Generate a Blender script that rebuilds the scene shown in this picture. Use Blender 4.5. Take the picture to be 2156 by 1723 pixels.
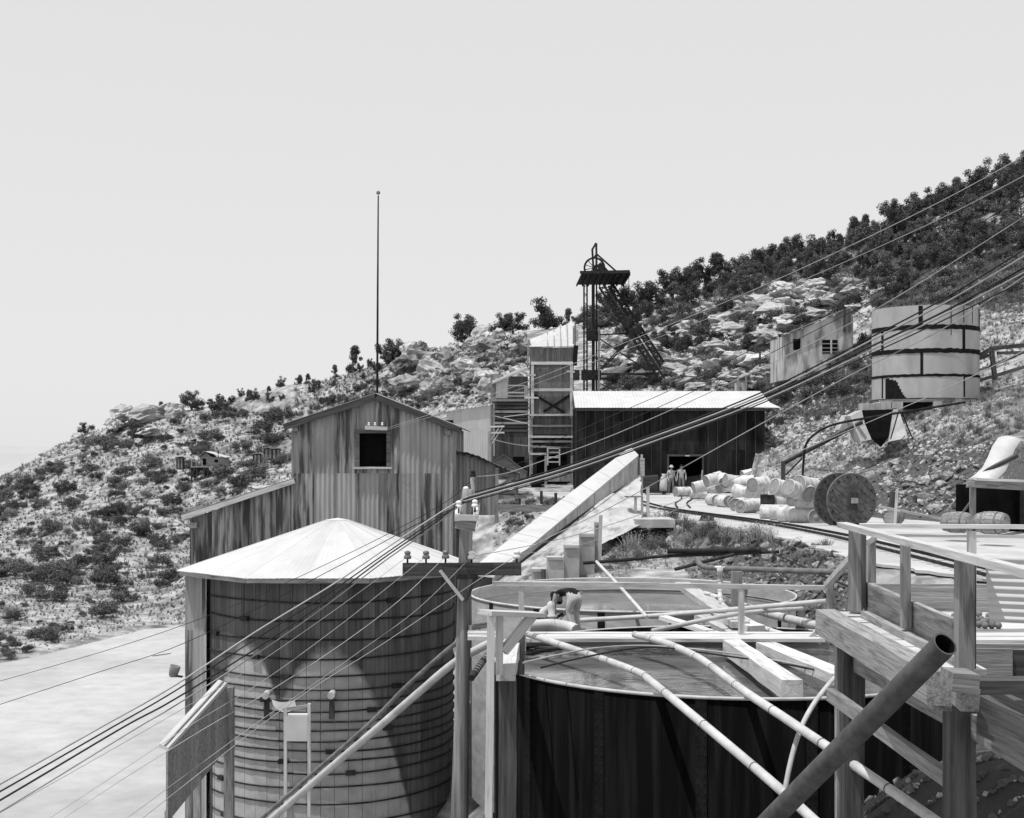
import bpy, bmesh, math, random
import numpy as np
from mathutils import Vector, Matrix, noise
from mathutils.geometry import delaunay_2d_cdt
random.seed(7); np.random.seed(7)
for o in list(bpy.data.objects): bpy.data.objects.remove(o)
sc = bpy.context.scene
col = sc.collection
R = math.radians
# ------------------------------------------------------------ camera, sky, sun, exposure
F, CU, HZ, CZ = 2880.0, 1078.0, 950.0, 2.8      # focal length and horizon of the print (pixels of a 2156 wide view), eye height over the yard
cam = bpy.data.objects.new('camera', bpy.data.cameras.new('camera')); col.objects.link(cam)
cam.location = (0, 0, CZ); cam.rotation_euler = (R(90), 0, 0)
cam.data.sensor_width = 36; cam.data.lens = F/2156*36; cam.data.shift_y = (HZ-861.5)/2156
cam.data.clip_start = .1; cam.data.clip_end = 12000
sc.camera = cam
SUN = Vector((-.26, -.17, .95)).normalized()     # towards the sun: high, a little left and behind the camera
wd = bpy.data.worlds.new('World'); sc.world = wd; wd.use_nodes = True
nt = wd.node_tree; bg = nt.nodes['Background']
sky = nt.nodes.new('ShaderNodeTexSky'); sky.sky_type = 'NISHITA'; sky.sun_disc = False
sky.sun_elevation = math.asin(SUN.z); sky.sun_rotation = math.atan2(SUN.x, SUN.y)
sky.air_density = 1.0; sky.dust_density = 1.0; sky.ozone_density = 1.0; sky.altitude = 1800
bw = nt.nodes.new('ShaderNodeSeparateColor')      # black and white film of the time saw mostly blue: a clear sky prints pale
nt.links.new(sky.outputs[0], bw.inputs[0]); 
pw = nt.nodes.new('ShaderNodeMath'); pw.operation = 'POWER'; pw.inputs[1].default_value = .12      # the film's shoulder: hardly any gradient left
ml = nt.nodes.new('ShaderNodeMath'); ml.operation = 'MULTIPLY'; ml.inputs[1].default_value = 3.86
nt.links.new(bw.outputs['Blue'], pw.inputs[0]); nt.links.new(pw.outputs[0], ml.inputs[0]); nt.links.new(ml.outputs[0], bg.inputs[0])
bg.inputs[1].default_value = .15
sun = bpy.data.objects.new('sun', bpy.data.lights.new('sun', 'SUN')); col.objects.link(sun)
sun.data.energy = 3.6; sun.data.angle = R(.5); sun.data.color = (1, 1, 1)
sun.rotation_euler = SUN.to_track_quat('Z', 'Y').to_euler()
vs = sc.view_settings; vs.view_transform = 'Standard'; vs.look = 'None'; vs.gamma = 1; vs.exposure = .15; vs.use_curve_mapping = False

# ------------------------------------------------------------ helpers
def at(u, v, d): return Vector(((u-CU)/F*d, d, CZ+(HZ-v)/F*d))
def Z(v, d): return CZ+(HZ-v)/F*d
def X(u, d): return (u-CU)/F*d
Wm = {}
def link(o, parent, world):
    col.objects.link(o)
    if parent is not None:
        o.parent = parent; o.matrix_basis = Wm[parent.name].inverted() @ world
    else: o.matrix_basis = world
    Wm[o.name] = world.copy()
    return o
def T(p): return Matrix.Translation(Vector(p))
def tag(o, label, cat, group=None):
    o['label'] = label; o['category'] = cat
    if group: o['group'] = group
    return o
def thing(name, label, cat, loc, group=None, rz=0):
    o = bpy.data.objects.new(name, None); o.empty_display_size = .2
    link(o, None, T(loc) @ Matrix.Rotation(rz, 4, 'Z'))
    return tag(o, label, cat, group)
def mkmesh(name, v, f, mat, smooth=False):
    me = bpy.data.meshes.new(name); me.from_pydata([tuple(p) for p in v], [], f)
    ms = mat if isinstance(mat, (list, tuple)) else [mat]
    for m in ms: me.materials.append(M[m])
    if smooth is True: me.polygons.foreach_set('use_smooth', [True]*len(me.polygons))
    elif smooth: me.polygons.foreach_set('use_smooth', [len(q) in (3, 4) and i not in smooth for i, q in enumerate(f)])
    me.update(); return me
class MB:
    def __init__(s): s.v = []; s.f = []; s.caps = set()
    def add(s, v, f):
        n = len(s.v); s.v += [Vector(p) for p in v]; s.f += [tuple(i+n for i in q) for q in f]; return s
    def box(s, a, b):
        x0, y0, z0 = a; x1, y1, z1 = b
        return s.add([(x0,y0,z0),(x1,y0,z0),(x1,y1,z0),(x0,y1,z0),(x0,y0,z1),(x1,y0,z1),(x1,y1,z1),(x0,y1,z1)],
            [(0,3,2,1),(4,5,6,7),(0,1,5,4),(1,2,6,5),(2,3,7,6),(3,0,4,7)])
    def prism(s, poly, off):                       # polygon of 3D points pushed along a vector
        n = len(poly); off = Vector(off); p = [Vector(q) for q in poly]
        return s.add(p+[q+off for q in p], [tuple(range(n))[::-1], tuple(range(n, 2*n))]+[(i, (i+1) % n, n+(i+1) % n, n+i) for i in range(n)])
    def bar(s, p0, p1, w, h=None):
        h = h or w; p0 = Vector(p0); p1 = Vector(p1); d = (p1-p0).normalized()
        up = Vector((0, 0, 1)) if abs(d.z) < .95 else Vector((0, 1, 0))
        a = d.cross(up).normalized()*w/2; b = a.cross(d).normalized()*h/2
        q = [p0-a-b, p0+a-b, p0+a+b, p0-a+b]
        return s.prism(q, p1-p0)
    def tube(s, pts, r, n=10, cap=True):
        pts = [Vector(p) for p in pts]; m = len(pts); rr = r if isinstance(r, (list, tuple)) else [r]*m
        t0 = (pts[1]-pts[0]).normalized(); a = t0.orthogonal().normalized(); base = len(s.v)
        for i, p in enumerate(pts):
            t = (pts[min(i+1, m-1)]-pts[max(i-1, 0)]).normalized()
            a = (a-t*a.dot(t)).normalized(); b = t.cross(a)
            for k in range(n):
                w = 2*math.pi*k/n; s.v.append(p+(a*math.cos(w)+b*math.sin(w))*rr[i])
        for i in range(m-1):
            for k in range(n):
                k2 = (k+1) % n; s.f.append((base+i*n+k, base+i*n+k2, base+(i+1)*n+k2, base+(i+1)*n+k))
        if cap:
            s.caps.add(len(s.f)); s.f.append(tuple(base+k for k in range(n))[::-1])
            s.caps.add(len(s.f)); s.f.append(tuple(base+(m-1)*n+k for k in range(n)))
        return s
    def lathe(s, prof, n=24, cap=True):            # (r, z) profile round local Z
        base = len(s.v); m = len(prof)
        for r, z in prof:
            for k in range(n):
                w = 2*math.pi*k/n; s.v.append(Vector((r*math.cos(w), r*math.sin(w), z)))
        for i in range(m-1):
            for k in range(n):
                k2 = (k+1) % n; s.f.append((base+i*n+k, base+i*n+k2, base+(i+1)*n+k2, base+(i+1)*n+k))
        if cap:
            s.caps.add(len(s.f)); s.f.append(tuple(base+k for k in range(n))[::-1])
            s.caps.add(len(s.f)); s.f.append(tuple(base+(m-1)*n+k for k in range(n)))
        return s
    def to(s, name, mat, parent=None, smooth=False, origin=None, local=False, world=None):
        if local:                                  # vertices already local
            me = mkmesh(name, s.v, s.f, mat, (s.caps or {-1}) if smooth else False)
            return link(bpy.data.objects.new(name, me), parent, world or Matrix())
        if origin is None:
            xs = [p.x for p in s.v]; ys = [p.y for p in s.v]; zs = [p.z for p in s.v]
            origin = Vector(((min(xs)+max(xs))/2, (min(ys)+max(ys))/2, min(zs)))
        me = mkmesh(name, [p-origin for p in s.v], s.f, mat, (s.caps or {-1}) if smooth else False)
        return link(bpy.data.objects.new(name, me), parent, T(origin))
def beam(name, p0, p1, w, h, mat, parent=None, up=(0, 0, 1), rough=.004):   # local X runs along the piece, so the grain does too
    p0 = Vector(p0); p1 = Vector(p1); x = (p1-p0).normalized(); up = Vector(up)
    if abs(x.dot(up)) > .97: up = Vector((0, -1, 0))
    y = up.cross(x).normalized(); z = x.cross(y)
    L = (p1-p0).length; rough = rough if rough < .001 else max(rough, .035*min(w, h)); j = lambda: random.uniform(-rough, rough)
    n = max(1, min(6, int(L/.6))); v = []; f = []
    for i in range(n+1):
        for (a, b) in ((-1, -1), (1, -1), (1, 1), (-1, 1)):
            v.append((L*i/n+(j() if i in (0, n) else 0), a*w/2+j(), b*h/2+j()))
    for i in range(n):
        for k in range(4): f.append((i*4+k, i*4+(k+1) % 4, i*4+4+(k+1) % 4, i*4+4+k))
    f = [q[::-1] for q in f]
    f += [(0, 1, 2, 3), (n*4+3, n*4+2, n*4+1, n*4)]
    me = mkmesh(name, v, f, mat)
    world = Matrix((x, y, z)).transposed().to_4x4(); world.translation = p0
    return link(bpy.data.objects.new(name, me), parent, world)
def crom(pts, k=6):
    pts = [Vector(p) for p in pts]; out = []
    for i in range(len(pts)-1):
        a = pts[max(i-1, 0)]; b = pts[i]; c = pts[i+1]; d = pts[min(i+2, len(pts)-1)]
        for j in range(k):
            t = j/k
            out.append(.5*((2*b)+(c-a)*t+(2*a-5*b+4*c-d)*t*t+(3*b-a-3*c+d)*t*t*t))
    return out+[pts[-1]]
def pipe(name, pts, r, mat, parent=None, n=10, k=5):
    p = crom(pts, k) if len(pts) > 2 and k > 1 else [Vector(q) for q in pts]
    return MB().tube(p, r, n).to(name, mat, parent, smooth=True)

# ------------------------------------------------------------ materials
M = {}
def nodes(name):
    m = bpy.data.materials.new(name); m.use_nodes = True; M[name] = m
    return m, m.node_tree.nodes, m.node_tree.links, m.node_tree.nodes['Principled BSDF']
def mat(name, lo, hi, scale=(3, 3, 3), rough=.85, spec=.3, bump=.2, detail=6, vary=.25, streak=None, metal=0, bdist=.02, contrast=(.3, .7)):
    """grey material: noise between two greys, stretched by `scale`, tone shifted per object by `vary`"""
    m, N, L, P = nodes(name)
    tc = N.new('ShaderNodeTexCoord'); oi = N.new('ShaderNodeObjectInfo')
    off = N.new('ShaderNodeVectorMath'); off.operation = 'SCALE'; off.inputs[0].default_value = (37, 51, 23); L.new(oi.outputs['Random'], off.inputs['Scale'])
    add = N.new('ShaderNodeVectorMath'); L.new(tc.outputs['Object'], add.inputs[0]); L.new(off.outputs[0], add.inputs[1])
    mp = N.new('ShaderNodeMapping'); mp.inputs['Scale'].default_value = scale; L.new(add.outputs[0], mp.inputs[0])
    nz = N.new('ShaderNodeTexNoise'); nz.inputs['Scale'].default_value = 1; nz.inputs['Detail'].default_value = detail; nz.inputs['Roughness'].default_value = .62
    L.new(mp.outputs[0], nz.inputs['Vector'])
    cr = N.new('ShaderNodeValToRGB'); e = cr.color_ramp.elements
    e[0].position, e[1].position = contrast; e[0].color = (lo, lo, lo, 1); e[1].color = (hi, hi, hi, 1)
    L.new(nz.outputs[0], cr.inputs[0]); c = cr.outputs[0]
    if streak:                                     # second, larger noise laying darker stains over
        sscale, lo2, p0, p1 = streak
        mp2 = N.new('ShaderNodeMapping'); mp2.inputs['Scale'].default_value = sscale; L.new(add.outputs[0], mp2.inputs[0])
        n2 = N.new('ShaderNodeTexNoise'); n2.inputs['Scale'].default_value = 1; n2.inputs['Detail'].default_value = 4; L.new(mp2.outputs[0], n2.inputs['Vector'])
        r2 = N.new('ShaderNodeValToRGB'); r2.color_ramp.elements[0].position = p0; r2.color_ramp.elements[1].position = p1
        r2.color_ramp.elements[0].color = (lo2, lo2, lo2, 1); L.new(n2.outputs[0], r2.inputs[0])
        mx = N.new('ShaderNodeMix'); mx.data_type = 'RGBA'; mx.blend_type = 'MULTIPLY'; mx.inputs[0].default_value = 1
        L.new(c, mx.inputs[6]); L.new(r2.outputs[0], mx.inputs[7]); c = mx.outputs[2]
    if vary:
        mr = N.new('ShaderNodeMapRange'); mr.inputs[3].default_value = 1-vary; mr.inputs[4].default_value = 1+vary; L.new(oi.outputs['Random'], mr.inputs[0])
        mv = N.new('ShaderNodeVectorMath'); mv.operation = 'SCALE'; L.new(c, mv.inputs[0]); L.new(mr.outputs[0], mv.inputs['Scale']); c = mv.outputs[0]
    L.new(c, P.inputs['Base Color'])
    P.inputs['Roughness'].default_value = rough; P.inputs['Specular IOR Level'].default_value = spec; P.inputs['Metallic'].default_value = metal
    if bump:
        b = N.new('ShaderNodeBump'); b.inputs['Strength'].default_value = bump; b.inputs['Distance'].default_value = bdist
        L.new(nz.outputs[0], b.inputs['Height']); L.new(b.outputs[0], P.inputs['Normal'])
    return m
mat('wood_new', .40, .60, (1.6, 40, 40), vary=.15, bump=.3, streak=((1.4, 9, 9), .7, .32, .46))
mat('wood_old', .16, .38, (1.6, 42, 42), vary=.22, bump=.5, streak=((1.6, 12, 12), .6, .34, .48))
mat('wood_grey', .085, .21, (1.4, 44, 44), vary=.25, bump=.5, streak=((1.5, 12, 12), .6, .34, .5))
mat('wood_dark', .035, .11, (1.0, 20, 20), vary=.3, bump=.4, spec=.04)
mat('wood_pole', .13, .36, (14, 14, .6), vary=0, bump=.5, streak=((4, 4, .35), .4, .35, .55))
mat('stave', .075, .16, (.5, 14, 14), vary=.2, bump=.3, streak=((.35, 2, 2), .55, .35, .6))
mat('stave_wet', .30, .46, (1.2, 9, 9), vary=.1, bump=.3)
mat('rust_sheet', .14, .40, (9, 9, .5), vary=.3, bump=.05, streak=((5.5, 5.5, .55), .24, .42, .56), rough=.7)
mat('grey_sheet', .26, .40, (5, 5, .5), vary=.12, bump=.05, streak=((1.4, 1.4, .35), .72, .38, .6), rough=.65)
mat('pale_sheet', .42, .54, (3, 3, .7), vary=.06, bump=.04, rough=.7)
mat('white_roof', .48, .54, (.8, .8, .8), vary=.02, bump=.03, rough=.7, spec=.15, streak=((1.1, 1.1, 1.1), .92, .36, .5))
mat('tarpaper', .014, .036, (2, 2, .5), vary=.35, bump=.1, streak=((3, 3, .6), .5, .35, .6), rough=.8, spec=.04)
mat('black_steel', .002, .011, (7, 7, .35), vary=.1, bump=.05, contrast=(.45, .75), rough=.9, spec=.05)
mat('dark_iron', .015, .05, (4, 4, 4), vary=.2, bump=.15, rough=.7, spec=.04)
mat('pipe_dark', .05, .11, (6, 6, 6), vary=0, bump=.2, rough=.7, spec=.1)
mat('grey_iron', .10, .22, (5, 5, 5), vary=.2, bump=.2, rough=.6, spec=.12)
mat('pale_pipe', .38, .54, (4, 4, 4), vary=.1, bump=.1, rough=.7, streak=((1.5, 1.5, 1.5), .75, .3, .5))
mat('tank_plate', .33, .45, (1.1, 1.1, .5), vary=.05, bump=.02, rough=.65, streak=((1.2, 1.2, .25), .72, .3, .5))
mat('tar', .008, .02, (5, 5, 5), vary=0, bump=.3, rough=.7, spec=.04)
mat('drum', .46, .62, (5, 5, 5), vary=.1, bump=.08, rough=.6, streak=((4, 4, 4), .62, .34, .48))
mat('drum_end', .22, .36, (6, 6, 6), vary=.25, bump=.1, rough=.6)
mat('drum_dark', .02, .05, (5, 5, 5), vary=0, rough=.6, spec=.04)
mat('concrete', .34, .52, (2, 2, 2), vary=.12, bump=.2, streak=((1, 1, .5), .7, .35, .55))
mat('plaster', .36, .6, (1.5, 1.5, .6), vary=0, bump=.2, streak=((2, 2, .5), .4, .38, .55))
mat('rock', .10, .36, (2.2, 2.2, 2.2), vary=.35, bump=.8, bdist=.1, streak=((.9, .9, .9), .5, .36, .52))
mat('pale_rock', .30, .56, (2.2, 2.2, 3), vary=.2, bump=1, bdist=.2, streak=((.8, .8, 1.6), .55, .38, .5))
mat('crag', .14, .34, (1.2, 1.2, 2), vary=.3, bump=1, bdist=.2, streak=((.8, .8, 1.6), .5, .38, .5))
mat('gap_shade_rubble', .05, .20, (3, 3, 3), vary=0, bump=.8, bdist=.1)  # rubble colour darkened to paint in the shaded gaps between the bank rocks
mat('heap', .36, .54, (1.4, 1.4, 3.5), vary=0, bump=.7, bdist=.12)
mat('earth', .17, .44, (1.1, 1.1, 1.1), vary=0, bump=.8, bdist=.25, detail=10, streak=((.45, .45, .45), .5, .40, .54), contrast=(.38, .62))
mat('yard_dust', .36, .52, (.7, .7, .7), vary=0, bump=.3, bdist=.05, detail=10, streak=((.25, .25, .25), .8, .35, .55))
mat('tailings', .37, .47, (1.1, 1.1, 1.1), vary=0, bump=.2, bdist=.03, detail=12, streak=((.13, .13, .13), .84, .40, .56))
mat('plain', .34, .40, (.002, .002, .002), vary=0, bump=0)
mat('leaf', .055, .15, (4, 4, 4), vary=.35, bump=0, rough=.8, spec=.04)
mat('leaf_grey', .11, .24, (4, 4, 4), vary=.3, bump=0, rough=.9, spec=.04)
mat('dry_grass', .26, .44, (2, 2, 2), vary=.2, bump=0, rough=.9)
mat('bark', .05, .13, (6, 6, 2), vary=.2, bump=.5)
mat('wire_pale', .28, .42, (2, 2, 2), vary=.2, bump=0, rough=.5)
mat('wire_dark', .02, .04, (2, 2, 2), vary=.2, bump=0, rough=.6, spec=.04)
mat('glass_insulator', .10, .18, (2, 2, 2), vary=.1, bump=0, rough=.12, spec=.6)
mat('white_china', .7, .8, (2, 2, 2), vary=.05, bump=0, rough=.2, spec=.6)
mat('cloth_light', .30, .46, (9, 9, 9), vary=.12, bump=.2)
mat('cloth_mid', .13, .24, (9, 9, 9), vary=.1, bump=.2)
mat('cloth_dark', .012, .03, (9, 9, 9), vary=0, bump=.2, spec=.04)
mat('skin', .26, .34, (9, 9, 9), vary=0, bump=0, rough=.6)
mat('hair', .02, .04, (30, 30, 30), vary=0, bump=.2, spec=.04)
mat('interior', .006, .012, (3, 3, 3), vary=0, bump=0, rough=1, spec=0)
mat('canvas', .44, .56, (1.5, 1.5, 1.5), vary=0, bump=.2)
m, N, L, P = nodes('pulp_water')                   # slurry in the thickeners: pale, still, faintly rippled
tc = N.new('ShaderNodeTexCoord'); nz = N.new('ShaderNodeTexNoise'); nz.inputs['Scale'].default_value = 1.6; nz.inputs['Detail'].default_value = 5
mp = N.new('ShaderNodeMapping'); mp.inputs['Scale'].default_value = (1, 1.6, 1); L.new(tc.outputs['Object'], mp.inputs[0]); L.new(mp.outputs[0], nz.inputs['Vector'])
cr = N.new('ShaderNodeValToRGB'); cr.color_ramp.elements[0].position = .35; cr.color_ramp.elements[1].position = .65
cr.color_ramp.elements[0].color = (.09, .09, .09, 1); cr.color_ramp.elements[1].color = (.17, .17, .17, 1)
L.new(nz.outputs[0], cr.inputs[0]); L.new(cr.outputs[0], P.inputs['Base Color'])
P.inputs['Roughness'].default_value = .035; P.inputs['IOR'].default_value = 1.65
n2 = N.new('ShaderNodeTexNoise'); n2.inputs['Scale'].default_value = 5; n2.inputs['Detail'].default_value = 4; L.new(mp.outputs[0], n2.inputs['Vector'])
b = N.new('ShaderNodeBump'); b.inputs['Strength'].default_value = .07; b.inputs['Distance'].default_value = .04
L.new(n2.outputs[0], b.inputs['Height']); L.new(b.outputs[0], P.inputs['Normal'])

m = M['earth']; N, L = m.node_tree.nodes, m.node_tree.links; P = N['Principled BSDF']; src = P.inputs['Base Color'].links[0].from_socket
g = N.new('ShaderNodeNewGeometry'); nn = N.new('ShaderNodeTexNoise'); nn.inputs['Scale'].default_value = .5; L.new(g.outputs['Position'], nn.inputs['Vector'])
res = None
for c_, r_ in (((18.6, 57, 1.2), (5.2, 7.5, 2.4)), ((7.6, 40, -.9), (1.9, 10, 1.6)), ((6.5, 17.5, -1), (3, 4, 1.5))):      # banks: shade in the gaps between stones painted into the soil colour
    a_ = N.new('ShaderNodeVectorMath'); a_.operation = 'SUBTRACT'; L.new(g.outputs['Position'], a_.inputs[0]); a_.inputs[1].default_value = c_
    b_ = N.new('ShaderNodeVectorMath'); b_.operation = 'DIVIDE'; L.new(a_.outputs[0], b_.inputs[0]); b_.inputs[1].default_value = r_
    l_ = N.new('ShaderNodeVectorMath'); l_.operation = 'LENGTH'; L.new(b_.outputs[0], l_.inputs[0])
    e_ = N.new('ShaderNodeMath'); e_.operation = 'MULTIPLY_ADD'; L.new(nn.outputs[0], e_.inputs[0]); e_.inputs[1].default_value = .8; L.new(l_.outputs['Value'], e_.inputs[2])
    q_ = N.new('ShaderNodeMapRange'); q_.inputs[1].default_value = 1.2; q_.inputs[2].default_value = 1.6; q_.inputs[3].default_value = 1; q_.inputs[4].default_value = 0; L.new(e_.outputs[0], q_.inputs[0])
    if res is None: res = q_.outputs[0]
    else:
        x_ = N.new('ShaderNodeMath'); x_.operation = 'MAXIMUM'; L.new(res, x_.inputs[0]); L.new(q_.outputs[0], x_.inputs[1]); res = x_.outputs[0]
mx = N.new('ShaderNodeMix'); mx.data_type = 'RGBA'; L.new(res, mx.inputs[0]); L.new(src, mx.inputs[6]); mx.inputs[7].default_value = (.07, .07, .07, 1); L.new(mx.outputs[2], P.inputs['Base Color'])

# ------------------------------------------------------------ terrain
ridge = [(-500,1130,190),(-150,1080,190),(41,1003,190),(95,978,185),(150,925,180),(235,890,170),(330,872,165),(400,858,170),(500,862,180),(600,848,185),(700,828,185),(800,790,180),(900,740,165),(1000,712,160),(1100,700,160),(1200,685,165),(1330,655,170),(1500,600,170),(1700,535,165),(1900,470,160),(2000,440,155),(2114,390,150),(2300,310,145),(2700,200,140)]
slope = [(41,1200,105),(-300,1250,100),(200,1200,108),(380,1180,115),(41,1080,140),(-300,1180,140),(200,1040,140),(380,1050,135),(450,990,140),(300,945,155),(560,962,145),(620,1000,130),(560,1060,120),
 (41,1300,85),(200,1290,88),(350,1250,95),(41,1400,69),(380,1315,85),(-300,1480,60),(210,1358,76),
 (800,900,150),(900,850,130),(1000,850,115),(950,790,140),(1050,775,135),(1000,835,125),(760,960,110),(900,930,100),
 (1300,720,140),(1300,800,115),(1450,700,140),(1450,780,118),(1600,640,140),(1600,760,115),(1600,830,104),(1700,790,100),(1800,600,130),(1800,720,102),(1950,550,125),(2100,500,120),(2100,620,95),(2250,560,95),(1200,770,125),(1130,790,125),
 (1830,862,68),(1950,858,66),(2070,843,68),(1950,835,73),(1950,720,86),(2200,780,68),(2450,600,80),(2600,700,50),
 (1650,930,80),(1700,1000,72),(1800,960,66),(1900,1000,61),(2000,1000,57),(2114,980,55),(1900,950,63),(2000,930,60),(2114,880,60),(1620,860,96),(1750,860,80),(2250,900,55),(2200,1000,50),
 (1100,1215,46),(1250,1205,46),(1300,1150,50),(1060,1120,60),(1100,1060,80)]
CP = [tuple(at(*p)) for p in slope]
for p in ridge:
    q = at(*p); CP.append(tuple(q)); CP.append((q.x*1.25, q.y*1.25, q.z-12)); CP.append((q.x*1.9, q.y*1.9, q.z-70))
CP += [(-60,30,-8.7),(-60,50,-8.6),(-30,45,-8.6),(-20,55,-8.6),(-25,66,-8.4),(-10,45,-8.5),(-9,66,-8.4),(-9,72,-8),(-40,8,-8.6),(-18,3,-8.6),(-6,20,-8.6),(-3.6,33,-8.4),(-3.4,45,-8.3),(-3,62,-7.5),
 (0,2,-4),(4,2,-3),(1,14,-5.5),(-2.2,26,-6),(-2.4,38,-6),(3.7,23.3,-5.5),(3,34,-5.5),(-.2,19,-5.5),(0,42,-3.2),(-2.2,50,-4),(-2,56,-3),
 (8.6,24,-1.1),(5.4,17.2,-1.1),(7.5,18,-.9),(8.2,29.5,-1.2),(7.35,33.5,-1.15),(7.5,38,-1.1),(7.75,44,-1.2),(7.6,40,-1.25),(7.7,36.9,-1.2),(6.1,54.2,-1.0),(6.6,49.5,-1.2),(5,40,-1.7),(2,41,-2.2),(4.5,52,-.5),(10,15,-.8),(8,8,-1.2),(20,15,-.2),(20,2,-1),(60,5,3),(60,40,14),
 (6.6,55.6,-.02),(8.5,44.8,-.02),(8.5,36.6,-.02),(9.6,31,-.02),(10.6,28,-.02),(12,24,-.1),(11,50,-.05),(12,40,-.05),(14,33,-.05),(14,28,-.05),(9,60,-.05),(7,75,-.05),(6,90,-.05),(12,86,-.05),(11,70,-.05),(12,60,-.05),(4,80,0),(2,95,.3),(0,97,.5),(-1,90,.2),
 (15.2,89,.1),(13.8,74,0),(13.6,62,0),(15,57.5,0),(17.2,53.5,0),(18,49,0),(19,38,0),(20,28,.1),(24,40,3),(23,30,1.5),(10,100,2),(4,100,2),(16.5,99,3.5),(-3,84,0)]
xy = np.array([(p[0], p[1]) for p in CP]); zz = np.array([p[2] for p in CP])
# corner anchors
hull = [(-420,-20,-9),(420,-20,10),(420,420,-60),(-420,420,-80)]
xy = np.vstack([xy, [(h[0], h[1]) for h in hull]]); zz = np.append(zz, [h[2] for h in hull])
vo, eo, fo, ov, oe, of = delaunay_2d_cdt([Vector(p) for p in xy], [], [], 0, 1e-5)
vo = np.array([tuple(p) for p in vo]); zo = np.array([zz[o[0]] for o in ov])
GX0, GX1, GY0, GY1, ST = -130., 150., 0., 250., .7
gx = np.arange(GX0, GX1+ST, ST); gy = np.arange(GY0, GY1+ST, ST)
H = np.zeros((len(gy), len(gx)))
for tri in fo:
    (x1, y1), (x2, y2), (x3, y3) = vo[tri[0]], vo[tri[1]], vo[tri[2]]
    i0 = max(0, int((min(x1,x2,x3)-GX0)/ST)); i1 = min(len(gx)-1, int((max(x1,x2,x3)-GX0)/ST)+1)
    j0 = max(0, int((min(y1,y2,y3)-GY0)/ST)); j1 = min(len(gy)-1, int((max(y1,y2,y3)-GY0)/ST)+1)
    if i1 < i0 or j1 < j0: continue
    xx, yy = np.meshgrid(gx[i0:i1+1], gy[j0:j1+1]); dn = (y2-y3)*(x1-x3)+(x3-x2)*(y1-y3)
    if abs(dn) < 1e-9: continue
    a = ((y2-y3)*(xx-x3)+(x3-x2)*(yy-y3))/dn; b = ((y3-y1)*(xx-x3)+(x1-x3)*(yy-y3))/dn; c = 1-a-b
    ok = (a >= -1e-6) & (b >= -1e-6) & (c >= -1e-6)
    H[j0:j1+1, i0:i1+1][ok] = (a*zo[tri[0]]+b*zo[tri[1]]+c*zo[tri[2]])[ok]
def blur(A):
    B = np.pad(A, 1, mode='edge'); B = (B[:-2, 1:-1]+2*B[1:-1, 1:-1]+B[2:, 1:-1])/4
    B = np.pad(B, 1, mode='edge'); return (B[1:-1, :-2]+2*B[1:-1, 1:-1]+B[1:-1, 2:])/4
def vnoise(sc_, seed):
    rng = np.random.RandomState(seed); w = rng.rand(64, 64)
    fx = (gx-GX0)/sc_; fy = (gy-GY0)/sc_
    ix = fx.astype(int); iy = fy.astype(int); tx = fx-ix; ty = fy-iy; tx = tx*tx*(3-2*tx); ty = ty*ty*(3-2*ty)
    g = lambda a, b: w[np.ix_((iy+b) % 64, (ix+a) % 64)]
    tX, tY = np.meshgrid(tx, ty)
    return (g(0,0)*(1-tX)*(1-tY)+g(1,0)*tX*(1-tY)+g(0,1)*(1-tX)*tY+g(1,1)*tX*tY)-.5
for _ in range(2): H = blur(H)
H2 = H.copy()
for _ in range(12): H2 = blur(H2)
YY = np.repeat(gy[:, None], len(gx), 1)
far = np.clip((YY-75)/40, 0, 1)
H = H*(1-far)+H2*far
XX = np.repeat(gx[None, :], len(gy), 0)
gxx, gyy = np.gradient(H); steep = np.clip(np.hypot(gxx, gyy)/ST*2.2-.15, 0, 1)
H += steep*(vnoise(9, 1)*1.3*far+vnoise(4, 2)*.8+vnoise(1.7, 3)*.45)
def polymask(poly):
    ins = np.zeros(H.shape, bool); j = len(poly)-1
    for i in range(len(poly)):
        (xi, yi), (xj, yj) = poly[i], poly[j]
        ins ^= ((yi > YY) != (yj > YY)) & (XX < (xj-xi)*(YY-yi)/(yj-yi+1e-12)+xi); j = i
    return ins
yd = [(10.9,27.5),(9.75,31),(8.9,34),(8.65,37),(8.8,41),(8.6,45),(8.0,49),(7.3,53),(6.4,57),(4.9,62),(3.8,70),(3.0,80),(1.2,89),(1.5,93),(16,93),(15.0,86),(13.6,76),(13.4,64),(14.6,58),(16.8,54),(17.6,49),(18.4,40),(18,28)]
mk = polymask(yd); m2 = mk.copy()
for dx_, dy_ in ((1, 0), (-1, 0), (0, 1), (0, -1)): m2 |= np.roll(np.roll(mk, dx_, 1), dy_, 0)
H[mk] = -.06; H[m2 & ~mk & (H < -.1)] = -.12
tl = [(-120,20),(-40,2),(-18,8),(-7,20),(-3.4,34),(-3.2,50),(-6,72),(-13,84),(-24,90),(-60,86),(-120,80)]
tl2 = [(-120,50),(-60,60),(-25.4,68),(-23.6,74.5),(-21.4,83),(-15,86),(-6,78),(-3.2,50),(-3.4,34),(-7,20),(-18,8),(-40,2),(-120,20)]
w2 = polymask(tl2).astype(float)
for _ in range(2): w2 = blur(w2)
H = np.where(H < -3, H*(1-w2)+np.minimum(H, -8.35)*w2, H)
def zt(x, y):
    i = (x-GX0)/ST; j = (y-GY0)/ST; i0 = int(i); j0 = int(j)
    if i0 < 0 or j0 < 0 or i0 >= len(gx)-1 or j0 >= len(gy)-1: return -60
    a = i-i0; b = j-j0
    return H[j0,i0]*(1-a)*(1-b)+H[j0,i0+1]*a*(1-b)+H[j0+1,i0]*(1-a)*b+H[j0+1,i0+1]*a*b
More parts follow.
